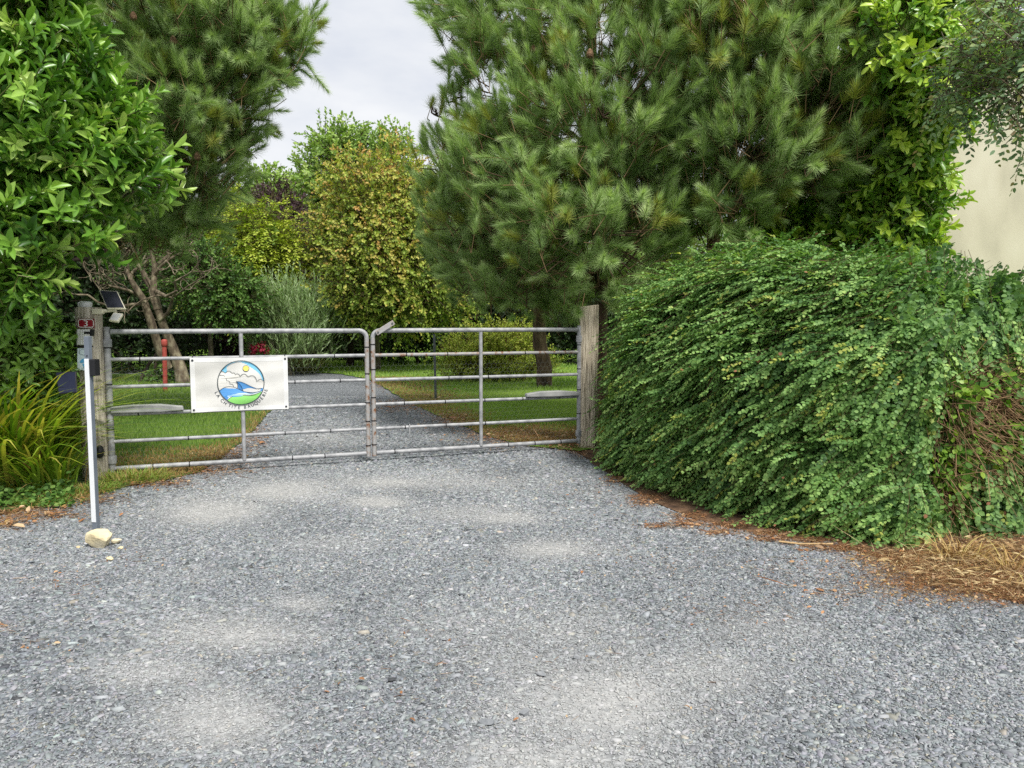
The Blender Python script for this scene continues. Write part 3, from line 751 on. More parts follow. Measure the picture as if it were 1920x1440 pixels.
# ---- grey marker post with white strip, stones at its foot
B0 = gr(181, 1003); HT = at(177, 630.5, B0[1])[2]
root = thing('marker_post', 'slim slate grey square post with a white front strip, standing in the gravel', 'marker post', B0)
fx, fy = np.array([math.cos(-.17), math.sin(-.17), 0]), np.array([math.sin(.17), math.cos(-.17), 0])
m = MB(); m.box((B0[0], B0[1], HT / 2 - .02), fx * .0165, fy * .0165, UP * (HT / 2 + .02)); m.build('tube', M['slate_paint'], root, .003)
z0, z1 = at(176, 980, B0[1] - .03)[2], at(172, 673, B0[1] - .03)[2]
m = MB(); m.box((np.array([B0[0], B0[1], (z0 + z1) / 2]) - fy * .0185 - fx * .0005), fx * .0155, fy * .0022, UP * ((z1 - z0) / 2)); m.build('reflective_strip', M['reflect'], root, .001)
m = MB(); zb = at(180, 689, B0[1])[2]; m.box(np.array([B0[0], B0[1], zb]) + fx * .037 + fy * .004, fx * .020, fy * .026, UP * .053); m.build('sensor_box', M['blacktie'], root, .006)
m = MB(); c = np.array([B0[0], B0[1], at(175, 667, B0[1])[2]]) - fy * .0170 + fx * .004; m.tube([c, c - fy * .004], .004, 8); m.build('screw', M['blacktie'], root)

def rock(name, label, c, sx, sy, sz, seed, mat=None, group=None, parent=None):
    rng = np.random.default_rng(seed); bm = bmesh.new(); bmesh.ops.create_icosphere(bm, subdivisions=3, radius=1)
    pl = [(Vector(unit(rng.normal(0, 1, 3))), rng.uniform(.42, .78)) for _ in range(10)]
    for v in bm.verts:
        p = v.co.copy()
        for nn, dd in pl:
            e = p.dot(nn) - dd
            if e > 0: p -= nn * e * .97
        p *= 1 + .03 * math.sin(9 * p.x + seed) * math.sin(7 * p.y)
        v.co = Vector((c[0] + p.x * sx, c[1] + p.y * sy, c[2] + p.z * sz))
    me = bpy.data.meshes.new(name); bm.to_mesh(me); bm.free()
    return tag(link(name, me, mat or M['stone'], parent), label, 'stone', group)
c = gr(181, 1028); rock('stone', 'big pale cream stone at the foot of the marker post', (c[0], c[1] + .04, .025), .105, .08, .085, 5, None, 'cream stones by the marker post')
for i, (u, v, s, lb) in enumerate(((219, 1019, .034, 'largest small cream stone right of the big pale stone'), (226, 1030, .02, 'tiny cream chip just right of the pale stones'),
                                   (206, 1050, .022, 'small cream stone in front of the big pale stone'), (147, 1028, .017, 'tiny cream stone left of the big pale stone'))):
    c = gr(u, v); rock('stone', lb, (c[0], c[1], s * .4), s, s * .8, s * .6, 20 + i, None, 'cream stones by the marker post')
for i, (u, v, s, lb) in enumerate(((1015, 1268, .024, 'long grey stone lying loose on the pale dusty gravel'), (985, 1340, .026, 'rounded light grey stone near the bottom middle of the driveway'),
                                   (912, 1358, .028, 'dark grey stone left of the rounded light grey one'), (1080, 1235, .02, 'small grey stone on the dusty gravel, farthest of the loose ones'), (1042, 1322, .018, 'small pointed grey stone beside the rounded light one'))):
    c = gr(u, v); rock('stone', lb, (c[0], c[1], s * .3), s, s * .7, s * .5, 40 + i, M['chipstone'], 'loose grey stones on the driveway')

# ---- banner with its printed round picture
T0, T1, T2, T3 = gsz(356.5, 671), gsz(538.5, 667), gsz(540.5, 766), gsz(358.5, 773)
BW, BH = ((T1[0] - T0[0]) + (T2[0] - T3[0])) / 2, ((T0[1] - T3[1]) + (T1[1] - T2[1])) / 2
BS, BZ = (T0[0] + T1[0] + T2[0] + T3[0]) / 4, (T0[1] + T1[1] + T2[1] + T3[1]) / 4
BOFF = .042
broot = thing('banner', 'white canvas banner with a round seaside picture tied to the left gate leaf', 'banner', gp(BS, BZ - BH / 2, BOFF))
def sag(x, y): return .010 * math.sin(x * 8 + .6) * math.cos(y * 6) + .004 * math.sin(x * 21 + y * 13) + .003 * math.sin(y * 31 - x * 6)
def bp(x, y, k=0.0): return gp(BS + x, BZ + y, BOFF + sag(x, y) + k)
m = MB(); nx, ny = 48, 28
gx, gy = np.linspace(-BW / 2, BW / 2, nx), np.linspace(-BH / 2, BH / 2, ny)
ed = lambda x, y: (x, y - .006 * (1 - (2 * x / BW) ** 2) * (1 if y > 0 else -.6) * abs(2 * y / BH) ** 3)
vs = [bp(*ed(x, y)) for y in gy for x in gx]; vb = [bp(*ed(x, y), -.0016) for y in gy for x in gx]; N0 = nx * ny
fs = [(j * nx + i, j * nx + i + 1, (j + 1) * nx + i + 1, (j + 1) * nx + i) for j in range(ny - 1) for i in range(nx - 1)]
rim = [i for i in range(nx)] + [j * nx + nx - 1 for j in range(1, ny)] + [(ny - 1) * nx + i for i in range(nx - 2, -1, -1)] + [j * nx for j in range(ny - 2, 0, -1)]
m.add(vs + vb, fs + [tuple(N0 + k for k in f[::-1]) for f in fs] + [(rim[k], rim[k] + N0, rim[(k + 1) % len(rim)] + N0, rim[(k + 1) % len(rim)]) for k in range(len(rim))], 0, True)
m.build('canvas', M['canvas'], broot)
def strip(m, x0, y0, x1, y1, k, nseg=24):
    L = [(x0 + (x1 - x0) * i / nseg if abs(x1 - x0) > abs(y1 - y0) else None, i / nseg) for i in range(nseg + 1)]; v = []
    for i in range(nseg + 1):
        t = i / nseg
        if abs(x1 - x0) > abs(y1 - y0): a, b = (x0 + (x1 - x0) * t, y0), (x0 + (x1 - x0) * t, y1)
        else: a, b = (x0, y0 + (y1 - y0) * t), (x1, y0 + (y1 - y0) * t)
        v += [bp(*ed(*a), k), bp(*ed(*b), k)]
    m.add(v, [(2 * i, 2 * i + 1, 2 * i + 3, 2 * i + 2) for i in range(nseg)])
m = MB(); hw = .040
strip(m, -BW / 2 + .001, -BH / 2 + .001, -BW / 2 + hw, BH / 2 - .001, .0012); strip(m, BW / 2 - hw, -BH / 2 + .001, BW / 2 - .001, BH / 2 - .001, .0012)
strip(m, -BW / 2 + hw, BH / 2 - hw, BW / 2 - hw, BH / 2 - .001, .0012); strip(m, -BW / 2 + hw, -BH / 2 + .001, BW / 2 - hw, -BH / 2 + hw, .0012)
m.build('hem', M['hem'], broot)
for sx, sy in ((-1, 1), (1, 1), (-1, -1), (1, -1)):
    m = MB(); c = bp(sx * (BW / 2 - .022), sy * (BH / 2 - .024), .003); m.tube([c - GN3 * .002, c + GN3 * .002], .010, 12); e_ = m.build('eyelet', M['eyelet'], broot)
    zr = RZ[1] if sy > 0 else RZ[3]; s = BS + sx * (BW / 2 - .022)
    m = MB(); m.tube([c + GN3 * .003, gp(s, zr + sy * .012, .024), gp(s, zr + sy * .024, 0), gp(s, zr, -.026)], .0035, 6); m.build('tie', M['blacktie'], broot)

def zl(zx, zy):                                           # detail coordinates of the print to metres on the banner
    return (zx - 946) / 1463 * BW, -((zy) - (703 - .0235 * (zx - 946))) / 795 * BH
CC = zl(957, 683); CRX = .2075 * BW / .87; CIRC = [(CC[0] + CRX * math.cos(t), CC[1] + CRX * math.sin(t)) for t in np.linspace(0, 6.2832, 65)[:-1]]
def clip(poly, circ):
    out = poly
    for i in range(len(circ)):
        a, b = circ[i], circ[(i + 1) % len(circ)]; inp, out = out, []
        sd = lambda p: (b[0] - a[0]) * (p[1] - a[1]) - (b[1] - a[1]) * (p[0] - a[0])
        for k in range(len(inp)):
            p, q = inp[k - 1], inp[k]; sp, sq = sd(p), sd(q)
            if sq >= 0:
                if sp < 0: t = sp / (sp - sq); out.append((p[0] + (q[0] - p[0]) * t, p[1] + (q[1] - p[1]) * t))
                out.append(q)
            elif sp >= 0: t = sp / (sp - sq); out.append((p[0] + (q[0] - p[0]) * t, p[1] + (q[1] - p[1]) * t))
        if not out: return []
    return out
def smooth(pts, n=4):
    pts = np.array(pts, float); out = []
    for i in range(len(pts) - 1):
        p0, p1, p2, p3 = pts[max(i - 1, 0)], pts[i], pts[i + 1], pts[min(i + 2, len(pts) - 1)]
        for k in range(n):
            t = k / n; out.append(.5 * ((2 * p1) + (-p0 + p2) * t + (2 * p0 - 5 * p1 + 4 * p2 - p3) * t * t + (-p0 + 3 * p1 - 3 * p2 + p3) * t ** 3))
    return [tuple(p) for p in out] + [tuple(pts[-1])]
EM = MB(); EMATS = ['ink', 'lsky', 'lsun', 'lcloud', 'lblue', 'lblue2', 'lgreen', 'lpale']
def fill(pts, mat, lay, do_clip=True):
    if do_clip: pts = clip(pts, CIRC)
    if len(pts) < 3: return
    tri = tessellate_polygon([[Vector((p[0], p[1], 0)) for p in pts]])
    vs = [bp(p[0], p[1], .0016 + lay * .0006) for p in pts]
    fs = []
    for t in tri:
        a, b, c_ = (pts[i] for i in t); s = (b[0] - a[0]) * (c_[1] - a[1]) - (b[1] - a[1]) * (c_[0] - a[0])
        fs.append(tuple(t) if s > 0 else tuple(t[::-1]))
    EM.add(vs, fs, EMATS.index(mat))
def stroke(pts, wd, mat, lay, closed=False):
    pts = np.array(pts, float)
    if closed: pts = np.vstack([pts, pts[:1]])
    t = unit(np.gradient(pts, axis=0)); nn = np.stack([-t[:, 1], t[:, 0]], 1) * wd / 2; v = []
    for p, q in zip(pts - nn, pts + nn): v += [bp(p[0], p[1], .0016 + lay * .0006), bp(q[0], q[1], .0016 + lay * .0006)]
    EM.add(v, [(2 * i, 2 * i + 2, 2 * i + 3, 2 * i + 1) for i in range(len(pts) - 1)], EMATS.index(mat))
Z = lambda pts: [zl(*p) for p in pts]
def keep_in(pts): return [p for p in pts if math.hypot(p[0] - CC[0], p[1] - CC[1]) < CRX * 1.005]
def bumps(pts):                                           # scalloped cloud edge through the given cusps
    out = []
    for (x0, y0), (x1, y1) in zip(pts, pts[1:]):
        L = math.hypot(x1 - x0, y1 - y0); nx_, ny_ = (y1 - y0) / L, -(x1 - x0) / L
        for k in range(7): t = k / 7; h = .33 * L * (1 - (2 * t - 1) ** 2); out.append((x0 + (x1 - x0) * t + nx_ * h, y0 + (y1 - y0) * t + ny_ * h))
    return out + [pts[-1]]
fill(CIRC, 'lsky', 0, False)
c1 = bumps([(640, 545), (725, 545), (828, 545), (872, 562), (945, 590), (1062, 592), (1195, 662), (1310, 680)])
fill(Z(c1 + [(1310, 900), (600, 900), (600, 545)]), 'lcloud', 1)
c2 = bumps([(612, 588), (745, 655), (790, 705), (842, 750)])
back = smooth([(880, 665), (940, 667), (1010, 690), (1080, 725), (1150, 755), (1210, 770), (1320, 757)])
fill(Z(back + [(1320, 830), (1150, 840), (985, 830), (890, 790), (906, 740), (908, 695)]), 'lblue', 2)
fill(Z(smooth([(884, 668), (912, 690), (945, 715), (970, 755), (985, 805)]) + [(890, 780), (906, 740), (906, 695)]), 'lblue2', 3)
front = smooth([(600, 820), (645, 790), (700, 757), (770, 741), (850, 750), (920, 776), (1000, 812), (1100, 826), (1200, 818), (1320, 785)])
fill(Z(front + [(1320, 900), (1000, 960), (700, 960), (600, 900)]), 'lblue', 4)
fill(Z(smooth([(700, 905), (770, 850), (880, 822), (1000, 830), (1120, 842), (1300, 800)]) + [(1300, 850), (1000, 875), (760, 945)]), 'lpale', 5)
fill(Z(smooth([(660, 905), (740, 868), (830, 838), (960, 822), (1000, 828)]) + smooth([(1000, 834), (880, 838), (790, 880), (745, 930)]) + [(700, 930)]), 'lblue2', 6)
hill = smooth([(735, 950), (775, 915), (830, 880), (900, 860), (980, 868), (1080, 870), (1180, 848), (1310, 795)])
fill(Z(hill + [(1310, 1100), (735, 1100)]), 'lgreen', 7)
stroke(Z([(p[0], p[1] - 7) for p in hill[2:-3]]), .0045, 'lcloud', 8)
for ln in (c1, c2, back, front, hill): stroke(keep_in(Z(ln)), .0036, 'ink', 9)
for ln in (smooth([(884, 668), (905, 695), (905, 740), (893, 768)]), smooth([(890, 670), (930, 698), (960, 740), (985, 802)])): stroke(Z(ln), .0034, 'ink', 9)
sc_ = zl(1036, 472); sr = .0275
fill([(sc_[0] + sr * math.cos(t), sc_[1] + sr * math.sin(t)) for t in np.linspace(0, 6.283, 33)[:-1]], 'ink', 9, False)
fill([(sc_[0] + sr * .86 * math.cos(t), sc_[1] + sr * .86 * math.sin(t)) for t in np.linspace(0, 6.283, 33)[:-1]], 'lsun', 10, False)
stroke(CIRC, .0068, 'ink', 11, True)
EM.build('emblem', [M[k] for k in EMATS], broot)
TX = "LA CH'TITE BAUQUERIE"; LT = MB(); rad = CRX + .0145
wdt = {' ': .55, 'I': .42, "'": .3}; ws = [wdt.get(ch, 1.0) for ch in TX]; tot = sum(ws); a0, a1 = math.radians(197.5), math.radians(345); acc = 0
for ch, w_ in zip(TX, ws):
    a = a0 + (a1 - a0) * (acc + w_ / 2) / tot; acc += w_
    if ch == ' ': continue
    v, f = glyph(ch, .040); ca, sa = math.cos(a), math.sin(a)
    # letters stand with their tops towards the picture
    ex, ey = (-sa, ca), (-ca, -sa)
    v2 = [bp(CC[0] + ca * (rad + .027) + p[0] * ex[0] + p[1] * ey[0], CC[1] + sa * (rad + .027) + p[0] * ex[1] + p[1] * ey[1], .003 + p[2]) for p in v]
    LT.add(v2, f)
LT.build('lettering', M['ink'], broot)

# ---- poles and stakes behind the gate
def standing(u, v0, v1, r, mat, name, label, cat, top=None, lean=0.0):
    b = gr(u + lean, v0); t = at(u, v1, b[1]); root = thing(name, label, cat, b)
    m = MB(); m.tube([b - UP * .05, (b + t) / 2, t], r, 10); m.build('shaft', mat, root)
    if top:
        m = MB(); m.lathe(t - UP * .10, [(r * 1.02, 0), (r * 1.35, .01), (r * 1.35, .11), (r * 1.1, .13), (r * .6, .14)], 12); m.build('cap', mat, root)
    return root
standing(308, 735, 640, .042, M['redpaint'], 'red_pole', 'faded red metal pole with a capped head on the left lawn', 'pole', True, 2)
standing(814, 751, 627, .022, M['stake'], 'metal_stake', 'thin grey metal stake standing on the right lawn', 'stake', False, 3)
for (u0, v0, u1, v1, lb) in ((258, 720, 300, 655, 'dark slanting prop stake leaning left of the red pole, the longer one'), (283, 716, 303, 652, 'dark slanting prop stake close to the red pole, the steeper one')):
    b = gr(u0, v0); t = at(u1, v1, b[1] + .3); m = MB(); m.tube([b - UP * .03, (b + t) / 2 + UP * .05, t], [.04, .035, .03], 8)
    tag(m.build('prop_stake', M['bark_dark']), lb, 'stake', 'prop stakes by the bare tree')
b, t = gr(1460, 1021), gr(1562, 1029); m = MB()
m.tube([b + UP * .02, b * .6 + t * .4 + UP * .014, t + UP * .03], [.006, .007, .006], 6); tag(m.build('stick', plain('dry_stick', lin(190, 160, 116), .8)), 'thin dry stick lying on the gravel before the hedge', 'stick')
# ------------------------------------------------------------------ vegetation
def BL(lst): return [(*at(u, v, d), r) for u, v, d, r in lst]

def curve(p, q, lift=0.0, n=6, wob=.0, rng=None):
    t = np.linspace(0, 1, n)[:, None]; c = p + (q - p) * t
    c[:, 2] += lift * np.sin(t[:, 0] * math.pi)
    if wob and rng is not None: c[1:-1] += rng.normal(0, wob, (n - 2, 3))
    return c

def wood(m, base, top, r0, blobs, rng, limb=.35, sub=4, tilt=.25, rl=.35):
    """trunk, a limb into every ball of the crown, and a few smaller branches in it"""
    base, top = np.asarray(base, float), np.asarray(top, float)
    tr = curve(base - UP * .1, top, 0, 9, .03, rng); m.tube(tr, np.linspace(r0, r0 * .35, 9), 10)
    for bx in blobs:
        c = np.array(bx[:3]); h = np.clip((c[2] - base[2]) - np.linalg.norm(c[:2] - base[:2]) * tilt, .25 * (top[2] - base[2]) + .1, (top[2] - base[2]) * .96)
        k = h / (top[2] - base[2]); p = base + (top - base) * k
        rr = max(r0 * rl * (1 - .5 * k), .012)
        m.tube(curve(p, c, -.06 * np.linalg.norm(c - p), 7, .03, rng), np.linspace(rr, rr * .45, 7), 6, caps=False)
        for _ in range(sub):
            d = unit(rng.normal(0, 1, 3)); q = c + d * bx[3] * rng.uniform(.55, .95); m.tube(curve(c, q, .04, 5, .02, rng), np.linspace(rr * .45, .005, 5), 4, caps=False)

def twigs(A, B, r, col, rng):
    n = len(A); L = np.linalg.norm(B - A, axis=1); ref = rng.normal(0, 1, (n, 3))
    return pack(T_TWIG, A, B - A, ref, np.stack([np.broadcast_to(r, (n,)), L, np.broadcast_to(r, (n,))], 1), np.tile(np.array(col), (n, 1)) * rng.uniform(.8, 1.2, (n, 1)))

PINE = [lin(*c) for c in ((110, 136, 84), (150, 177, 110), (182, 206, 138), (210, 224, 172))]
PINE_OLD = [lin(*c) for c in ((128, 142, 62), (162, 172, 80), (178, 182, 100))]

def pine(name, label, base, top, r0, blobs, n, seed, nl=.16, nw=.0062, k=190, L=.27, group='pines behind the gate', up=.8, old=.10, bark='bark_pine', cones=()):
    rng = np.random.default_rng(seed); root = thing(name, label, 'pine tree', base, group)
    m = MB(); wood(m, base, top, r0, blobs, rng, sub=4); m.build('trunk', M[bark], root)
    ng = n // 3; P, D, bi = blob_shell(blobs, ng, rng, .45, .9)
    D0 = unit(D * .75 + np.array([0, 0, up]) + rng.normal(0, .25, (ng, 3)))
    Cn = np.repeat(P, 3, 0) + rng.normal(0, .09, (ng * 3, 3)); Dn = np.repeat(D0, 3, 0).copy()
    j = np.tile(np.arange(3), ng); Dn[j > 0] += rng.normal(0, .5, ((j > 0).sum(), 3)); Dn = unit(Dn)
    Ls = L * rng.uniform(.6, 1.25, ng * 3)
    Q, Y, Z, S, idx, t = sprays(Cn, Dn, rng.normal(0, 1, (ng * 3, 3)), Ls, k, (82, 14), nl, nw / nl, rng, jit=.16, start=.22)
    S[:, 0] = nw * rng.uniform(.7, 1.2, len(S)); S[:, 1] *= (1 - .25 * t)
    tone = np.clip(rng.normal(.42, .16, len(Cn))[idx] + rng.normal(0, .12, len(t)) + .22 * (t - .5), 0, 1); col = pal(PINE, tone)
    oldm = (rng.uniform(0, 1, ng) < old)[idx // 3] & (t < .8); col[oldm] = pal(PINE_OLD, rng.uniform(0, 1, oldm.sum()))
    scatter('crown', [pack(T_NEEDLE, Q, Y, Z, S, col)], M['needle'], root)
    A = Cn - Dn * .16; B = Cn + Dn * (Ls * .92)[:, None]
    back = np.array([b[:3] for b in blobs])[np.repeat(bi, 3)]
    A2 = A + (back - A) * .35 - UP * .04
    scatter('twigs', [twigs(A, B, .009, lin(132, 110, 80), rng), twigs(A2[::3], A[::3], .014, lin(84, 68, 54), rng)], M['twig'], root)
    for c in cones:
        mm = MB(); mm.lathe(np.array(c) - UP * .05, [(.012, 0), (.034, .015), (.04, .04), (.03, .07), (.012, .095), (.004, .1)], 10, smooth=False); mm.build('cone', M['cone'], root)
    return root

bB = BL([(1000, 330, 8.7, .85), (910, 300, 9.2, .58), (905, 410, 9.3, .66), (990, 455, 9.0, .8), (1110, 420, 8.4, .85), (1130, 220, 8.5, .95), (960, 170, 9.1, .7),
         (890, 95, 9.5, .42), (850, 190, 9.8, .2), (815, 215, 9.8, .1), (960, 20, 9.2, .8), (1110, 60, 9.0, .9), (1220, 330, 8.7, .75), (900, 500, 9.9, .48), (1100, 520, 9.8, .5), (1200, 450, 9.1, .6),
         (840, 330, 9.9, .38), (1000, -150, 9.6, 1.0), (1200, -120, 9.4, 1.0), (870, 20, 9.7, .4), (1040, 540, 10, .45)])
bs = at(1130, 700, 10.2); bs[2] = 0
pine('pine_tree', 'big bright needled pine above the gate, its slim trunk just beside the cracked post', bs, at(1110, -350, 10.0), .105, bB, 3300, 101,
     cones=[at(960, 347, 8.2), at(1020, 370, 8.0), at(1106, 100, 8.1), at(1000, 92, 8.6)])
bC = BL([(1330, 120, 8.3, .85), (1450, 50, 8.1, .85), (1540, 120, 8.2, .75), (1500, 250, 8.1, .75), (1380, 270, 8.2, .75), (1585, 225, 8.5, .5), (1600, 90, 8.8, .45), (1300, -60, 8.6, .9),
         (1500, -110, 8.6, .9), (1290, 370, 8.7, .5), (1410, 360, 9.2, .45), (1560, 330, 8.9, .5), (1380, 385, 8.0, .28), (1580, -40, 8.9, .5), (1250, 250, 8.6, .5)])
bs = at(1345, 700, 9.3); bs[2] = 0
pine('pine_tree', 'pine with grey green brushes of needles rising behind the big hedge', bs, at(1335, -300, 9.3), .10, bC, 2700, 102, old=.13)
bA = BL([(960, 470, 13.8, .9), (1080, 470, 14, .9), (880, 470, 14.6, .8), (1180, 480, 14.5, .8), (1020, 380, 14, 1.0), (900, 360, 14.5, .9), (1250, 420, 15, .8), (820, 470, 15, .5), (960, 540, 15, .5), (1100, 540, 15, .5)])
pine('pine_tree', 'shaded pine standing on the right lawn, its brown trunk seen through the right gate leaf', gr(1020, 727), at(1000, 330, 15.3), .175, bA, 1500, 103, nl=.2, nw=.009, k=110)
bD = BL([(290, 50, 9.3, .85), (400, 50, 9.2, .8), (495, 80, 9.5, .45), (375, 190, 9.2, .75), (480, 165, 9.6, .38), (300, 190, 9.2, .7), (355, 300, 9.4, .58), (415, 245, 9.6, .3), (310, 360, 9.6, .55),
         (365, 385, 10, .3), (462, 272, 9.8, .1), (440, 262, 9.8, .15), (488, 262, 9.8, .07), (260, 430, 9.8, .5), (350, -110, 9.6, 1.0), (460, -60, 9.6, .55), (200, 300, 9.8, .6), (545, 60, 9.7, .2), (200, 90, 9.6, .7), (545, 120, 9.7, .16)])
bs = at(-10, 700, 9.9); bs[2] = 0
pine('pine_tree', 'tall blue green pine behind the glossy laurel on the left', bs, at(330, -300, 9.8), .12, bD, 2900, 104, old=.05, bark='bark_dark',
     cones=[at(325, 75, 8.5), at(370, 292, 8.8), at(250, 30, 8.6)])

# ---- broad leaved crowns
def leaf_crown(blobs, n, k, size, width, tmpl, cols, rng, L=.4, ang=(70, 35), up=.3, droop=.15, planar=False, inner=.45, jit=.3, tones=(.45, .2), twig=.008, tcol=lin(92, 78, 58), squash=1.0, out=.8, clumps=5, spread=.32, grad=0.0):
    nc = max(1, n // clumps); n = nc * clumps
    P, D, bi = blob_shell(blobs, nc, rng, inner, squash)
    P = np.repeat(P, clumps, 0) + rng.normal(0, L * spread, (n, 3)); D = unit(np.repeat(D, clumps, 0) + rng.normal(0, .3, (n, 3)))
    ctone = np.repeat(rng.normal(0, .09, nc), clumps)
    D = unit(D * out + np.array([0, 0, up]) + rng.normal(0, .35, (n, 3)))
    N = unit(np.array([0, 0, 1.0]) + rng.normal(0, .3, (n, 3)) + D * .2)
    Q, Y, Z, S, idx, t = sprays(P, D, N, L * rng.uniform(.6, 1.3, n), k, ang, size, width, rng, planar, jit, droop)
    tone = np.clip((rng.normal(tones[0], tones[1], n) + ctone)[idx] + rng.normal(0, .12, len(t)) + .2 * (t - .5), 0, 1)
    if grad: tone = np.clip(tone + grad * (Q[:, 2] - Q[:, 2].mean()) / Q[:, 2].std(), 0, 1)
    pk = [pack(tmpl, Q, Y, Z, S, pal(cols, tone))]
    if twig: pk.append(twigs(P - D * .1, P + D * L * .9, twig, tcol, rng))
    return pk

def broad(name, label, cat, base, top, r0, blobs, n, k, size, width, tmpl, cols, seed, mat='leaf', bark='bark', group=None, extra=None, sub=4, **kw):
    rng = np.random.default_rng(seed); root = thing(name, label, cat, base, group)
    if r0:
        m = MB(); wood(m, base, top, r0, blobs, rng, sub=sub); m.build('trunk', M[bark], root)
    scatter('crown', leaf_crown(blobs, n, k, size, width, tmpl, cols, rng, **kw), M[mat], root)
    if extra: extra(root, rng, blobs)
    return root
def foot(u, d): p = at(u, 650, d); p[2] = 0; return p

LAUREL = [lin(*c) for c in ((60, 98, 36), (90, 136, 48), (122, 166, 64), (154, 192, 86), (188, 212, 116))]
bl = BL([(20, 50, 6.1, .36), (95, 45, 6.3, .2), (90, 190, 6.2, .38), (10, 220, 5.9, .40), (150, 270, 6.2, .34), (40, 330, 6.0, .36), (140, 340, 6.3, .34), (220, 320, 6.4, .26), (270, 350, 6.5, .13),
         (20, 440, 5.9, .34), (60, 495, 6.0, .22), (10, 525, 6.0, .2), (-60, 300, 6.1, .5), (-80, 80, 6.2, .5), (80, 290, 6.3, .4), (200, 385, 6.6, .18), (-60, 480, 6.1, .4), (140, 462, 6.1, .13), (40, -90, 6.3, .5), (165, 200, 6.3, .14)])
broad('laurel_tree', 'glossy bright green cherry laurel filling the upper left corner', 'laurel', foot(30, 6.6), at(20, -60, 6.5), .07, bl, 1700, 11, .145, .33, T_LAUREL, LAUREL, 201, 'glossy',
      clumps=2, L=.26, ang=(68, 26), up=.75, droop=.05, inner=.5, tones=(.46, .21), twig=.009, tcol=lin(110, 116, 60))
br = BL([(1700, 60, 7.6, .5), (1760, 130, 7.5, .42), (1640, 330, 8.6, .5), (1680, 330, 8.3, .42), (1710, 280, 8.0, .3), (1710, 390, 8.1, .24), (1670, 440, 8.4, .36), (1590, 430, 8.9, .45), (1500, 440, 9.2, .4),
         (1700, 485, 8.2, .18), (1640, 230, 8.8, .5), (1720, -60, 7.8, .6), (1770, 180, 7.9, .28), (1430, 430, 9.5, .4), (1800, 60, 7.6, .35), (1770, 345, 8.0, .08), (1680, 180, 8, .5)])
broad('laurel_tree', 'tall laurel between the pine and the cream building, with light yellow green leaves', 'laurel', foot(1640, 9), at(1700, 20, 8.7), .08, br, 2600, 10, .115, .42, T_LAUREL,
      LAUREL[:4] + [lin(168, 202, 74), lin(188, 212, 84)], 202, 'glossy', clumps=2, L=.24, ang=(68, 28), up=.5, droop=.15, inner=.35, tones=(.62, .24), twig=.009, tcol=lin(96, 90, 56))  # leaf tones raised in place of the sun that the climber blocks
WIST = [lin(*c) for c in ((88, 114, 78), (120, 150, 106), (150, 178, 138), (172, 186, 116), (172, 150, 116))]
bw = BL([(1900, 110, 5.6, .30), (1840, 120, 5.7, .22), (1880, 170, 5.6, .22), (1790, 160, 5.9, .16), (1935, 150, 5.5, .24), (1840, 175, 5.8, .12), (1900, 20, 5.7, .3), (1960, 60, 5.5, .4), (2050, 160, 5.5, .5), (1800, 100, 5.9, .14)])
b0 = foot(2080, 5.9)
broad('climber', 'grey green climber with drooping sprays hanging into the upper right corner', 'climbing plant', b0, at(2060, 60, 5.9), .03, bw, 460, 13, .05, .52, T_ROUND, WIST, 203, 'leaf', 'bark',
      L=.30, ang=(75, 45), up=.05, droop=.3, planar=True, inner=.2, tones=(.45, .22), twig=.007, tcol=lin(120, 108, 88))

LEAFY = [lin(*c) for c in ((50, 82, 32), (76, 112, 46), (104, 142, 64), (138, 168, 88))]
PALE = [lin(*c) for c in ((104, 134, 56), (138, 168, 78), (168, 196, 104), (192, 212, 130))]
YELLOW = [lin(*c) for c in ((84, 112, 34), (132, 158, 46), (172, 190, 60), (200, 208, 84))]
PLUM = [lin(*c) for c in ((52, 36, 42), (80, 58, 66), (108, 84, 90), (96, 88, 74))]
OLIVE = [lin(*c) for c in ((70, 92, 36), (104, 122, 48), (142, 148, 62), (172, 140, 64), (180, 104, 62))]
MAPLE = [lin(*c) for c in ((90, 116, 44), (126, 150, 58), (160, 180, 76), (188, 194, 92), (200, 186, 98), (204, 164, 98))]
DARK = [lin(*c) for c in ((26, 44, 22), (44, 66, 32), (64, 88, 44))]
SILVER = [lin(*c) for c in ((132, 160, 104), (164, 190, 134), (192, 210, 166))]

g_ = 'trees beyond the lawn'
broad('tall_tree', 'tall green tree with an uneven open top, highest against the sky behind the maple', 'tree', foot(640, 30), at(640, 300, 30), .28,
      BL([(600, 340, 30, 1.0), (612, 285, 30, .6), (650, 300, 30, .8), (690, 300, 30.5, .9), (735, 300, 30.5, .7), (590, 390, 30, 1.0), (660, 370, 30, 1.2), (730, 370, 30, 1.2), (615, 450, 30, 1.2), (700, 460, 30, 1.4), (617, 262, 30, .3), (748, 272, 30.5, .35), (660, 272, 30, .35)]),
      2600, 12, .17, .62, T_DIAMOND, LEAFY[2:] + PALE[1:4], 301, group=g_, L=.7, up=.6, inner=.3, twig=.02)
broad('maple_tree', 'big maple turning yellow and orange in the middle of the view', 'tree', foot(700, 21), at(700, 380, 21), .2,
      BL([(650, 400, 20.5, .75), (640, 345, 21, .45), (690, 360, 20.5, .8), (740, 335, 21, .7), (645, 445, 20.5, .6), (700, 440, 20, .95), (770, 420, 20.5, .95), (625, 420, 21, .3), (680, 510, 19.8, .95), (770, 510, 20, 1.1), (665, 550, 20, .5),
          (830, 500, 20.5, .95), (820, 560, 20.5, .75), (600, 435, 21, .2), (740, 575, 20, .7), (640, 480, 20.8, .35), (690, 560, 20, .5), (760, 370, 20.8, .7)]),
      6300, 11, .082, .72, T_ROUND, MAPLE, 302, group=g_, L=.4, up=.3, droop=.25, inner=.4, tones=(.42, .2), twig=.012, grad=.08, spread=.6, clumps=9)
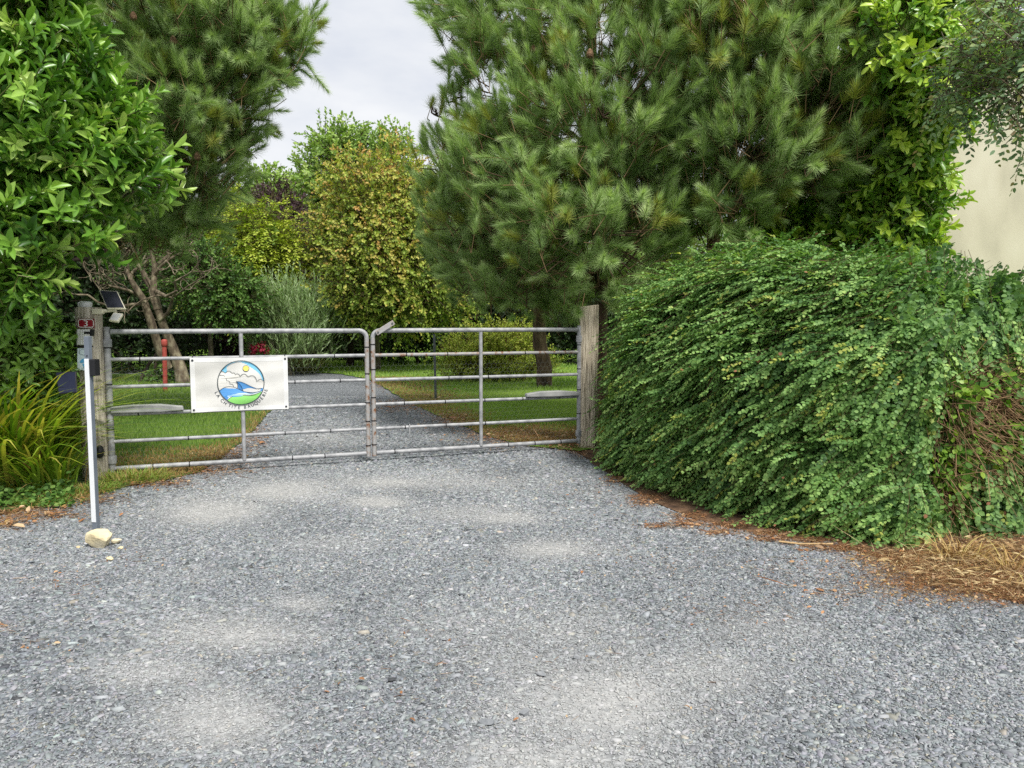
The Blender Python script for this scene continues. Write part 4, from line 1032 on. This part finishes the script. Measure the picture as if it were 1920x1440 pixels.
broad('pale_tree', 'pale fresh green tree far away between the left pine and the tall tree', 'tree', foot(505, 36), at(505, 380, 36), .25,
      BL([(500, 365, 36, .9), (540, 395, 36, 1.0), (470, 395, 36, .9), (512, 345, 36, .45), (500, 430, 36, 1.3), (560, 430, 36, 1.1), (440, 420, 36, 1.0)]), 1500, 12, .2, .6, T_DIAMOND, PALE, 303, group=g_, L=.7, up=.5, twig=.02)
for (lst, d, sd, lb) in (([(520, 402, 28, .75), (545, 418, 28, .6), (500, 395, 28, .4), (530, 450, 28, .9)], 28, 304, 'dark purple plum tree under the pale tree, topmost of the purple ones'),
                         ([(572, 465, 24, .55), (588, 478, 24, .5), (568, 500, 24, .5), (595, 515, 24, .5), (575, 550, 24, .8)], 24, 305, 'purple leaved plum tree left of the maple, behind the yellow robinia'),
                         ([(466, 585, 23, .55), (445, 612, 23, .5), (485, 560, 23, .5), (500, 610, 23, .4), (440, 640, 23, .5)], 23, 306, 'low blackish purple bush left of the silvery shrub')):
    u0 = lst[0][0]
    broad('plum_tree', lb, 'tree', foot(u0, d), at(u0, lst[0][1] + 20, d), .09, BL(lst), 900, 12, .11, .55, T_DIAMOND, PLUM, sd, group='purple plums', bark='bark_dark', L=.5, up=.5, droop=.1, twig=.014, tcol=lin(60, 44, 42))
broad('golden_robinia', 'golden yellow green tree with drooping sprays behind the banner', 'tree', foot(470, 21), at(470, 440, 21), .12,
      BL([(480, 455, 20.8, .64), (518, 470, 20.6, .44), (455, 485, 20.6, .58), (500, 425, 21, .42), (535, 500, 20.6, .2), (430, 450, 21, .5), (480, 515, 20.6, .46), (440, 382, 21.2, .22), (430, 520, 20.8, .5), (415, 475, 20.8, .45), (400, 510, 20.8, .4)]),
      2000, 15, .11, .42, T_DIAMOND, YELLOW, 307, L=.7, ang=(75, 45), up=.25, droop=.55, planar=True, tones=(.5, .22), twig=.01, tcol=lin(110, 100, 60))
broad('green_shrub', 'tall mid green shrub right of the bare lichen covered tree', 'shrub', foot(395, 18.5), at(390, 500, 18.5), .07,
      BL([(375, 500, 18.5, .5), (350, 480, 18.8, .5), (385, 540, 18.3, .6), (425, 560, 18.5, .55), (340, 520, 18.8, .45), (440, 560, 18.5, .5)]),
      1500, 12, .09, .5, T_DIAMOND, LEAFY, 308, L=.45, up=.3, droop=.2, tones=(.4, .2), twig=.01)
broad('silver_shrub', 'feathery silvery green shrub between the banner and the gate middle, behind the lawn', 'shrub', foot(545, 19.5), at(545, 600, 19.5), .05,
      BL([(545, 608, 19.3, .52), (515, 605, 19.3, .38), (572, 605, 19.4, .36), (545, 582, 19.4, .32), (595, 630, 19.6, .32), (503, 640, 19.4, .33), (560, 648, 19.3, .42)]),
      1500, 16, .14, .14, T_DIAMOND, SILVER, 309, L=.6, ang=(32, 14), up=1.5, droop=.06, tones=(.5, .2), twig=.008, tcol=lin(110, 116, 80), out=.6)
broad('fuchsia_bush', 'rounded yellow green bush on the right lawn beside the brown pine trunk', 'bush', foot(920, 17.5), at(920, 660, 17.5), .05,
      BL([(880, 672, 17.3, .48), (930, 660, 17.3, .5), (985, 668, 17.4, .45), (900, 690, 17.0, .4), (960, 690, 17.0, .4), (850, 690, 17.3, .3), (1010, 690, 17.5, .3), (950, 640, 17.6, .25), (985, 628, 17.8, .15), (960, 615, 17.9, .1)]),
      1900, 12, .06, .5, T_DIAMOND, [lin(*c) for c in ((88, 112, 38), (134, 154, 50), (170, 184, 70), (192, 198, 98))], 310, L=.32, up=.9, droop=.1, tones=(.5, .2), twig=.006, tcol=lin(120, 84, 56))
def red_heads(lst, n, size, cols, label, name, cat, seed, leaves=True):
    rng = np.random.default_rng(seed); b = BL(lst); base = np.array(b[0][:3]); base[2] = 0; root = thing(name, label, cat, base)
    P, D, _ = blob_shell(b, n, rng, .3); Z = unit(D + np.array([0, -.6, .4]) + rng.normal(0, .5, (n, 3)))
    scatter('blossoms', [pack(T_ROUND, P, np.cross(Z, rng.normal(0, 1, (n, 3))), Z, np.full((n, 3), size) * rng.uniform(.6, 1.2, (n, 1)), pal(cols, rng.uniform(0, 1, n)))], M['leaf'], root)
    b2 = [(x, y + .08, max(z - .3, .1), r * 1.15) for x, y, z, r in b]
    pk = leaf_crown(b2, 90, 9, .09, .45, T_DIAMOND, LEAFY, rng, L=.3, up=.6); A = np.array([q[:3] for q in b2]); G0 = A.copy(); G0[:, 2] = 0
    scatter('leaves', pk + [twigs(G0, A, .015, lin(70, 84, 44), rng)], M['leaf'], root)
REDS = [lin(*c) for c in ((150, 24, 56), (190, 40, 78), (214, 84, 112))]
red_heads([(478, 655, 19, .14), (490, 650, 19, .13), (472, 662, 19, .10), (498, 656, 19, .09)], 260, .06, REDS, 'pinkish red flower heads just above the banner', 'red_flowers', 'flowers', 401)
red_heads([(284, 676, 17.5, .06), (312, 693, 16.5, .07), (303, 692, 16.5, .04)], 34, .055, [lin(226, 226, 220), lin(238, 238, 232)], 'small white blooms by the red pole on the left lawn', 'white_flowers', 'flowers', 402)
PAMPAS = [lin(*c) for c in ((120, 112, 70), (168, 156, 110), (190, 180, 140))]
c0 = foot(572, 20.5)
single('plume_grass', [clump((c0[0], c0[1], 0), 420, .4, .85, .018, PAMPAS + GREEN[2:], np.random.default_rng(403), .55)], M['grass'], 'buff coloured plume grass right of the banner, below the silvery shrub', 'ornamental grass')
broad('small_pine', 'soft dull green young conifer between silvery shrub and gate middle', 'conifer', foot(655, 23), at(655, 590, 23), .13,
      BL([(650, 590, 23, .6), (620, 610, 23, .45), (690, 600, 23, .5), (650, 560, 23.2, .45), (670, 570, 23.2, .4)]), 1000, 22, .13, .07, T_NEEDLE, [lin(*c) for c in ((52, 70, 40), (78, 94, 54), (104, 116, 72))], 311, 'needle', 'bark_dark', L=.4, ang=(60, 25), up=.3, twig=.012)
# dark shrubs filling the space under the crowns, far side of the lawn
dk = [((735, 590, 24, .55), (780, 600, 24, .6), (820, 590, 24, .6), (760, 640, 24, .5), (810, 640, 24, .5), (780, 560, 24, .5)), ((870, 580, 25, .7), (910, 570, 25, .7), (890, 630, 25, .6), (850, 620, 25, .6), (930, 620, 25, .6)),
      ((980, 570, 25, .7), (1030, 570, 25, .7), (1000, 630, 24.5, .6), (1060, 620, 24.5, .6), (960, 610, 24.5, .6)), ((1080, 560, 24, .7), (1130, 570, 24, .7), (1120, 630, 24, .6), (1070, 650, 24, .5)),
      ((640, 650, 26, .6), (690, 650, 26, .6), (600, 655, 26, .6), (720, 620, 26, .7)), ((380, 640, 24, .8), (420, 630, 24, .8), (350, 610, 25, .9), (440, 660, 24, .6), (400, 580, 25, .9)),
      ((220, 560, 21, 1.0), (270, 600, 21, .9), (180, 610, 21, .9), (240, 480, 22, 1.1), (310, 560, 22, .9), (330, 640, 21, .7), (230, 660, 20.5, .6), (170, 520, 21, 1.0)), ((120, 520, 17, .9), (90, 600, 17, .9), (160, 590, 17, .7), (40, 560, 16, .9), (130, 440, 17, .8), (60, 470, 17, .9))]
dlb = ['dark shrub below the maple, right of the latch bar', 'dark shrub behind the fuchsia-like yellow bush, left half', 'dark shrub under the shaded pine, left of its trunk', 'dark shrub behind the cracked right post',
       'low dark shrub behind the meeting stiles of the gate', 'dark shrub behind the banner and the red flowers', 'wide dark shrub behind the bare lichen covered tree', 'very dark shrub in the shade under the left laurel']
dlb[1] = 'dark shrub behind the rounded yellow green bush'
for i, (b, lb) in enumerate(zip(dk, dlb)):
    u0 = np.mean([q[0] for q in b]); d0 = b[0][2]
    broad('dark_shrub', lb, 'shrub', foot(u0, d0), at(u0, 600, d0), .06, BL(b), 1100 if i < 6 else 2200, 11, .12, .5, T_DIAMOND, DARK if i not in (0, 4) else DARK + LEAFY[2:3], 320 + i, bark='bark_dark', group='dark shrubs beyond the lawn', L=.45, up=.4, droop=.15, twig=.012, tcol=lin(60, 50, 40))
# far woodland closing the view
rng = np.random.default_rng(330); fw = []
for x in np.arange(-34, 36, 1.7):
    for z in (1.2, 3.2, 4.6): fw.append((x + rng.uniform(-.8, .8), 40 + rng.uniform(-2, 2), z + rng.uniform(-.5, .3), rng.uniform(1.2, 1.8)))
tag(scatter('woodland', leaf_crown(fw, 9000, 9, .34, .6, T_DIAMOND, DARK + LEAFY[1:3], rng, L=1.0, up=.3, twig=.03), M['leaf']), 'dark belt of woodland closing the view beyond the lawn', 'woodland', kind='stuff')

# ---- bare lichen covered tree on the left lawn
def bare(m, p, d, L, r, lev, rng, bend=.25):
    n = 5; pts = [p]
    for _ in range(n):
        d = unit(d + rng.normal(0, bend, 3) + np.array([0, 0, .06])); pts.append(pts[-1] + d * L / n)
    m.tube(pts, np.linspace(r, max(r * .55, .007), n + 1), 7 if lev > 2 else 4, caps=False)
    if lev > 0:
        for _ in range(3 if lev > 1 else 4):
            k = rng.integers(2, n + 1); bare(m, pts[k], unit(d + rng.normal(0, .75, 3)), L * rng.uniform(.5, .8), max(r * .5, .006), lev - 1, rng, .3)
rng = np.random.default_rng(340); b0 = gr(345, 722); root = thing('bare_tree', 'bare twisted tree with pale lichen covered branches on the left lawn', 'tree', b0)
dd = b0[1]; m = MB()
m.tube([b0 - UP * .1, at(338, 690, dd), at(325, 655, dd), at(306, 610, dd - .2), at(296, 580, dd - .3), at(285, 555, dd - .3)], [.17, .13, .105, .085, .075, .06], 12)
m.tube([at(318, 690, dd), at(300, 660, dd - .1), at(282, 600, dd - .3), at(268, 560, dd - .4), at(245, 525, dd - .5)], [.09, .085, .085, .07, .055], 10)
m.tube([at(296, 580, dd - .3), at(288, 540, dd - .3), at(290, 500, dd - .3), at(282, 465, dd - .3)], [.09, .07, .055, .04], 8)
m.tube([at(290, 545, dd - .3), at(312, 556, dd - .6), at(332, 545, dd - .7)], [.05, .035, .02], 6)
for (u, v, du, dv) in ((285, 555, -.3, 1), (245, 525, -.8, .7), (290, 500, .5, 1), (282, 465, 0, 1), (268, 560, -.9, .4), (245, 525, -.3, 1), (300, 600, .9, .5), (285, 520, .8, .6), (288, 540, -.8, .6), (270, 570, -1, .2)):
    bare(m, at(u, v, dd - .3), np.array([du, rng.uniform(-.4, .4), dv]), rng.uniform(.8, 1.2), .04, 3, rng)
m.build('trunk', M['bark_lichen'], root)
scatter('crown', leaf_crown(BL([(240, 480, dd, .9), (300, 470, dd, .7), (330, 500, dd, .5)]), 130, 6, .06, .5, T_DIAMOND, LEAFY, rng, L=.3, twig=.006), M['leaf'], root)

# ---- left verge: leafy shrub, sword leaved clump, ground ivy
broad('leafy_shrub', 'green shrub of pointed leaf rosettes left of the house number post', 'shrub', foot(60, 6.6), at(60, 640, 6.6), .03,
      BL([(30, 620, 6.4, .24), (80, 640, 6.4, .22), (112, 650, 6.5, .13), (40, 680, 6.3, .24), (95, 690, 6.5, .15), (-20, 660, 6.3, .3), (10, 590, 6.5, .2), (60, 740, 6.4, .2), (115, 770, 6.6, .13)]),
      460, 9, .085, .38, T_LAUREL, LEAFY[1:] + LAUREL[2:4], 350, 'glossy', 'bark_dark', L=.11, ang=(75, 45), up=.7, inner=.3, tones=(.45, .2), twig=.006)
rng = np.random.default_rng(351); c0 = gr(55, 925); XM = c0[0] + .42
SWORD = [lin(*c) for c in ((86, 120, 32), (122, 158, 44), (156, 184, 62), (190, 196, 74), (198, 182, 96))]
single('montbretia', [clump((c0[0] - .26, c0[1] + .24, .0), 760, .32, 1.35, .034, SWORD, rng, .36, XM), clump((c0[0] + .06, c0[1] + .12, .0), 230, .24, .75, .024, SWORD, rng, .42, XM), clump((c0[0] - .65, c0[1] + .2, .0), 340, .34, 1.4, .032, SWORD, rng, .38),
                       clump((c0[0], c0[1] + .2, .0), 60, .35, .75, .012, STRAW, rng, .8, XM)], M['grass'], 'clump of arching yellow green sword leaves left of the gate post', 'garden plant')
rng = np.random.default_rng(352); n = 1500; u = rng.uniform(-120, 140, n); v = rng.uniform(905, 955, n)
P = np.array([gr(a, b) for a, b in zip(u, v)]); P[:, 2] = .02 + rng.uniform(0, .14, n) * np.clip((960 - v) / 40, .1, 1)
single('ground_ivy', [pack(T_ROUND, P, rng.normal(0, 1, (n, 3)) * np.array([1, 1, .4]), np.array([0, -.5, 1]) + rng.normal(0, .35, (n, 3)), np.full((n, 3), .036) * rng.uniform(.6, 1.2, (n, 1)), pal(LEAFY, rng.uniform(0, .9, n)))], M['leaf'], 'low green ground cover at the foot of the sword leaves', 'ground cover')

# ---- the big hedge: arching sprays over a mound
O = np.array([(1.5, 8.75), (1.22, 8.35), (.98, 7.70), (1.01, 6.85), (1.30, 6.02), (1.68, 5.2), (2.06, 4.68), (2.38, 4.55), (2.76, 4.84), (3.4, 5.08), (4.6, 5.2), (5.4, 5.9), (4.6, 7.2), (3.4, 7.4), (2.7, 8.2), (2.0, 8.9), (1.25, 8.75)])
SPN = np.array([(1.85, 8.2), (1.80, 8.1), (1.76, 7.9), (1.98, 7.4), (2.3, 6.8), (2.6, 6.2), (2.85, 5.8), (3.0, 5.7), (3.2, 5.7), (3.8, 5.85), (4.6, 6.0), (4.8, 6.2), (4.5, 6.3), (3.3, 6.3), (2.5, 7.0), (1.9, 8.0), (1.75, 8.2)])
HH = np.array([1.66, 1.68, 1.76, 1.90, 1.95, 1.90, 1.82, 1.74, 1.60, 1.40, 1.27, 1.25, 1.42, 1.62, 1.93, 1.8, 1.66])
NS_, NA_ = 240, 60
ss = np.linspace(0, len(O) - 1, NS_); xi = np.arange(len(O)); ee = .62
def sm(a, s): 
    k = np.array([.25, .5, .25]); b = np.concatenate([a[-2:-1], a, a[1:2]]); return np.interp(s, xi, np.convolve(b, k, 'valid'))
ox, oy, px_, py_, hh_ = sm(O[:, 0], ss), sm(O[:, 1], ss), sm(SPN[:, 0], ss), sm(SPN[:, 1], ss), sm(HH, ss)
def hedge_surface(inset_=0.0, noise=.05):
    a = np.linspace(0, math.pi / 2, NA_)[None, :]; c, s_ = np.cos(a) ** ee, np.sin(a) ** ee
    k = (1 - c) + inset_ * c
    X = ox[:, None] * (1 - k) + px_[:, None] * k; Y = oy[:, None] * (1 - k) + py_[:, None] * k; Zz = hh_[:, None] * s_ * (1 - inset_ * .55)
    q = (fbm(X * 1.7 + Zz * .9, Y * 1.7 + Zz * 1.3, 55, 3) - .5) * noise * 2 + (fbm(X * 4.3 + Zz * 2.2, Y * 4.3 - Zz * 3.1, 57, 2) - .5) * noise * .9
    ux, uy = X - px_[:, None], Y - py_[:, None]; L = np.sqrt(ux * ux + uy * uy) + .3
    return np.stack([X + ux / L * q, Y + uy / L * q, Zz * (1 + q * .4)], -1)
HS = hedge_surface(0, .15)
hroot = thing('hedge', 'big overgrown hedge mound of small round leaves right of the gate', 'hedge', (2.6, 6.4, 0))
core = hedge_surface(.24, .05); m = MB(); i = np.arange(NS_ - 1)[:, None] * NA_ + np.arange(NA_ - 1)[None, :]
m.add(core.reshape(-1, 3), np.stack([i, i + NA_, i + NA_ + 1, i + 1], -1).reshape(-1, 4), 0, True)
m.build('dark_core', M['bark_dark'], hroot)  # added solid dark shell behind the leaves, in place of branches, stopping see-through
rng = np.random.default_rng(360)
e1, e2 = HS[1:, :-1] - HS[:-1, :-1], HS[:-1, 1:] - HS[:-1, :-1]; nrm = np.cross(e1, e2); ar = np.linalg.norm(nrm, axis=2); nrm = nrm / np.maximum(ar[..., None], 1e-9)
cen = (HS[1:, :-1] + HS[:-1, 1:]) / 2
if (nrm[..., 2] * ar).sum() < 0: nrm = -nrm
view = unit(np.array([0, 0, H_EYE]) - cen); facing = (nrm * view).sum(-1)
wgt = ar * np.where(facing > -.25, 1, .18) * (1 + 1.0 * np.clip(1 - np.linalg.norm(cen, axis=-1) / 9, 0, 1))
hu, hv = proj(cen.reshape(-1, 3)); hu, hv = hu.reshape(wgt.shape), hv.reshape(wgt.shape)
hole = np.clip(1 - np.hypot((hu - 1840) / 85, (hv - 775) / 95), 0, 1) * (cen[..., 2] < 1.35) * (facing > 0)
hole = np.maximum(hole, np.clip(1 - np.hypot((hu - 1770) / 34, (hv - 870) / 70), 0, 1) * (facing > 0))
wgt = wgt * np.clip(1 - 3.0 * hole, .02, 1)
pi = (wgt / wgt.sum()).ravel(); NSP = 20800
NPL = NSP // 13; NSP = NPL * 13; ci = np.repeat(rng.choice(len(pi), NPL, p=pi), 13); Pc = cen.reshape(-1, 3)[ci]; Nc = nrm.reshape(-1, 3)[ci]
Pc = Pc + Nc * np.repeat(rng.uniform(-.075, .03, NPL), 13)[:, None]
endf = np.clip((Pc[:, 0] - 2.35) / .5, 0, 1) * np.clip((6.2 - Pc[:, 1]) / .4, 0, 1) * np.clip((1.7 - Pc[:, 2]) / .4, 0, 1)
tg = np.array([-.60, .42, 0])
flow = tg * (.78 * (1 - endf))[:, None] + np.array([0, 0, -1.0]) * (.16 + .55 * endf + .28 * np.clip(1 - Nc[:, 2], 0, 1))[:, None] + Nc * np.repeat(.26 + .22 * rng.uniform(0, 1, NPL), 13)[:, None] + np.repeat(rng.normal(0, .15, (NPL, 3)), 13, 0) + rng.normal(0, .13, (NSP, 3)) - np.array([0, 0, .30]) * np.clip(Nc[:, 2:3] - .5, 0, 1)
flow = unit(flow); Lh = rng.uniform(.12, .27, NSP)
Pc = Pc + flow * rng.uniform(-.24, .20, (NSP, 1)) + rng.normal(0, .05, (NSP, 3))
stray = np.repeat(rng.uniform(0, 1, NPL) < .03, 13); Pc[stray] += Nc[stray] * .045
Nh = unit(Nc * .6 + np.array([0, 0, 1.0]) + rng.normal(0, .2, (NSP, 3)))
Q, Y, Z_, S, idx, t = sprays(Pc - flow * (Lh * .55)[:, None] - Nc * .03, flow, Nh, Lh, 19, (78, 42), .0275, .82, rng, True, .30, .22, .06)
qu, qv = proj(Q); hq = np.maximum(np.clip(1 - np.hypot((qu - 1840) / 88, (qv - 778) / 98), 0, 1), np.clip(1 - np.hypot((qu - 1770) / 36, (qv - 870) / 72), 0, 1)) * (Q[:, 0] > 2.3) * (Q[:, 1] < 6)
Zq = (Q[:, 2] > .01) & ~(rng.uniform(0, 1, len(Q)) < hq * 3.5); bigger = 1 + .35 * np.clip((Q[:, 0] - 2.2) / .8, 0, 1) * (Q[:, 1] < 6); S = S * bigger[:, None]
tone = np.clip(np.repeat(rng.normal(.38, .12, NPL), 13)[idx] + rng.normal(0, .07, NSP)[idx] + rng.normal(0, .11, len(t)) + .30 * (t - .45), 0, 1)
HEDGE = [lin(*c) for c in ((60, 93, 49), (94, 134, 69), (126, 164, 89), (158, 191, 109), (190, 210, 118))]
col = pal(HEDGE, tone)
tip = (rng.uniform(0, 1, NSP) < .09)[idx] & (t > .6); col[tip] = pal([lin(130, 156, 66), lin(182, 184, 92)], rng.uniform(0, 1, tip.sum()))
dead = rng.uniform(0, 1, len(t)) < .002; col[dead] = lin(170, 120, 90)
scatter('foliage', [pack(T_ROUND, Q[Zq], Y[Zq], Z_[Zq], S[Zq], col[Zq])], M['leaf'], hroot)
A = Pc - flow * (Lh * .6)[:, None]; B = Pc + flow * (Lh * .42)[:, None]; A[:, 2] = np.maximum(A[:, 2], .02); B[:, 2] = np.maximum(B[:, 2] - .04, .015)
scatter('twigs', [twigs(A[::5], B[::5], .003, lin(96, 78, 58), rng)], M['twig'], hroot)

# bramble on the near end: brown dead stems, sparse bright leaves
rng = np.random.default_rng(370); sel = hole.ravel() > .05; cs = cen.reshape(-1, 3)[sel]; ns = nrm.reshape(-1, 3)[sel]
root = thing('bramble', 'tangle of dead brown bramble stems at the right end of the hedge', 'bramble', (3.1, 5.1, 0))
NB = 3200; k = rng.integers(0, len(cs), NB); P = cs[k] - ns[k] * rng.uniform(-.02, .22, (NB, 1)); d = unit(rng.normal(0, .6, (NB, 3)) + np.array([.1, 0, -.55])); L_ = rng.uniform(.12, .45, NB)[:, None]
E2 = P + d * L_; E2[:, 2] = np.maximum(E2[:, 2], .02); mid = (P + E2) / 2 + rng.normal(0, .03, (NB, 3))
scatter('stems', [twigs(P, mid, .0055, lin(124, 98, 74), rng), twigs(mid, E2, .0042, lin(150, 122, 92), rng)], M['twig'], root)
n = 280; k = rng.integers(0, len(cs), n); P = cs[k] + ns[k] * rng.uniform(-.05, .07, (n, 1))
pk = []
Q, Y, Zz, S, idx, t = sprays(P, unit(rng.normal(0, .5, (n, 3)) + np.array([0, -.3, -.5])), ns[k] + rng.normal(0, .3, (n, 3)), .13, 5, (75, 30), .05, .85, rng, True, .35, .2)
scatter('leaves', [pack(T_ROUND, Q, Y, Zz, S, pal([lin(64, 104, 34), lin(104, 148, 48), lin(150, 178, 66)], rng.uniform(0, 1, len(Q))))], M['leaf'], root)
root = thing('bare_branch', 'dark bare branch arching over the right end of the hedge before the cream wall', 'branch', at(1866, 532, 6.6))
m = MB(); m.tube([at(1862, 545, 6.6), at(1870, 528, 6.6), at(1885, 520, 6.6), at(1925, 512, 6.6), at(1990, 500, 6.6)], [.022, .02, .019, .02, .024], 8)
m.tube([at(1876, 521, 6.6), at(1850, 517, 6.55), at(1830, 505, 6.5), at(1815, 493, 6.5)], [.009, .007, .005, .003], 6); m.build('wood', M['bark_dark'], root)
scatter('leaves', leaf_crown(BL([(1825, 500, 6.5, .05), (1838, 510, 6.5, .05)]), 16, 4, .035, .6, T_ROUND, WIST, rng, L=.08, twig=.003), M['leaf'], root)

# ---- cream building on the right
root = thing('building', 'plain cream rendered building behind the hedge at the right edge', 'building', (12.5, 18, 0))
m = MB(); x0, x1, y0, y1, h = 7.75, 18.0, 14.0, 23.0, 5.2
m.add([(x0, y0, -.1), (x1, y0, -.1), (x1, y1, -.1), (x0, y1, -.1), (x0, y0, h), (x1, y0, h), (x1, y1, h), (x0, y1, h), ((x0 + x1) / 2, y0, h + 3.2), ((x0 + x1) / 2, y1, h + 3.2)],
      [(0, 1, 5, 8, 4), (2, 3, 7, 9, 6), (1, 2, 6, 5), (3, 0, 4, 7)]); m.build('wall', M['render'], root)
m = MB(); xm = (x0 + x1) / 2
for sx in (-1, 1):
    xe = xm + sx * ((x1 - x0) / 2 + .3); ze = h - .3 * 3.2 / ((x1 - x0) / 2)
    for z in (0.02,):
        a = [(xm, y0 - .2, h + 3.2 + z), (xe, y0 - .2, ze + z), (xe, y1 + .2, ze + z), (xm, y1 + .2, h + 3.2 + z)]; b = [(p[0], p[1], p[2] + .12) for p in a]
        m.add(a + b, [(0, 1, 2, 3), (7, 6, 5, 4), (0, 4, 5, 1), (1, 5, 6, 2), (2, 6, 7, 3)])
m.build('roof', M['roof'], root)
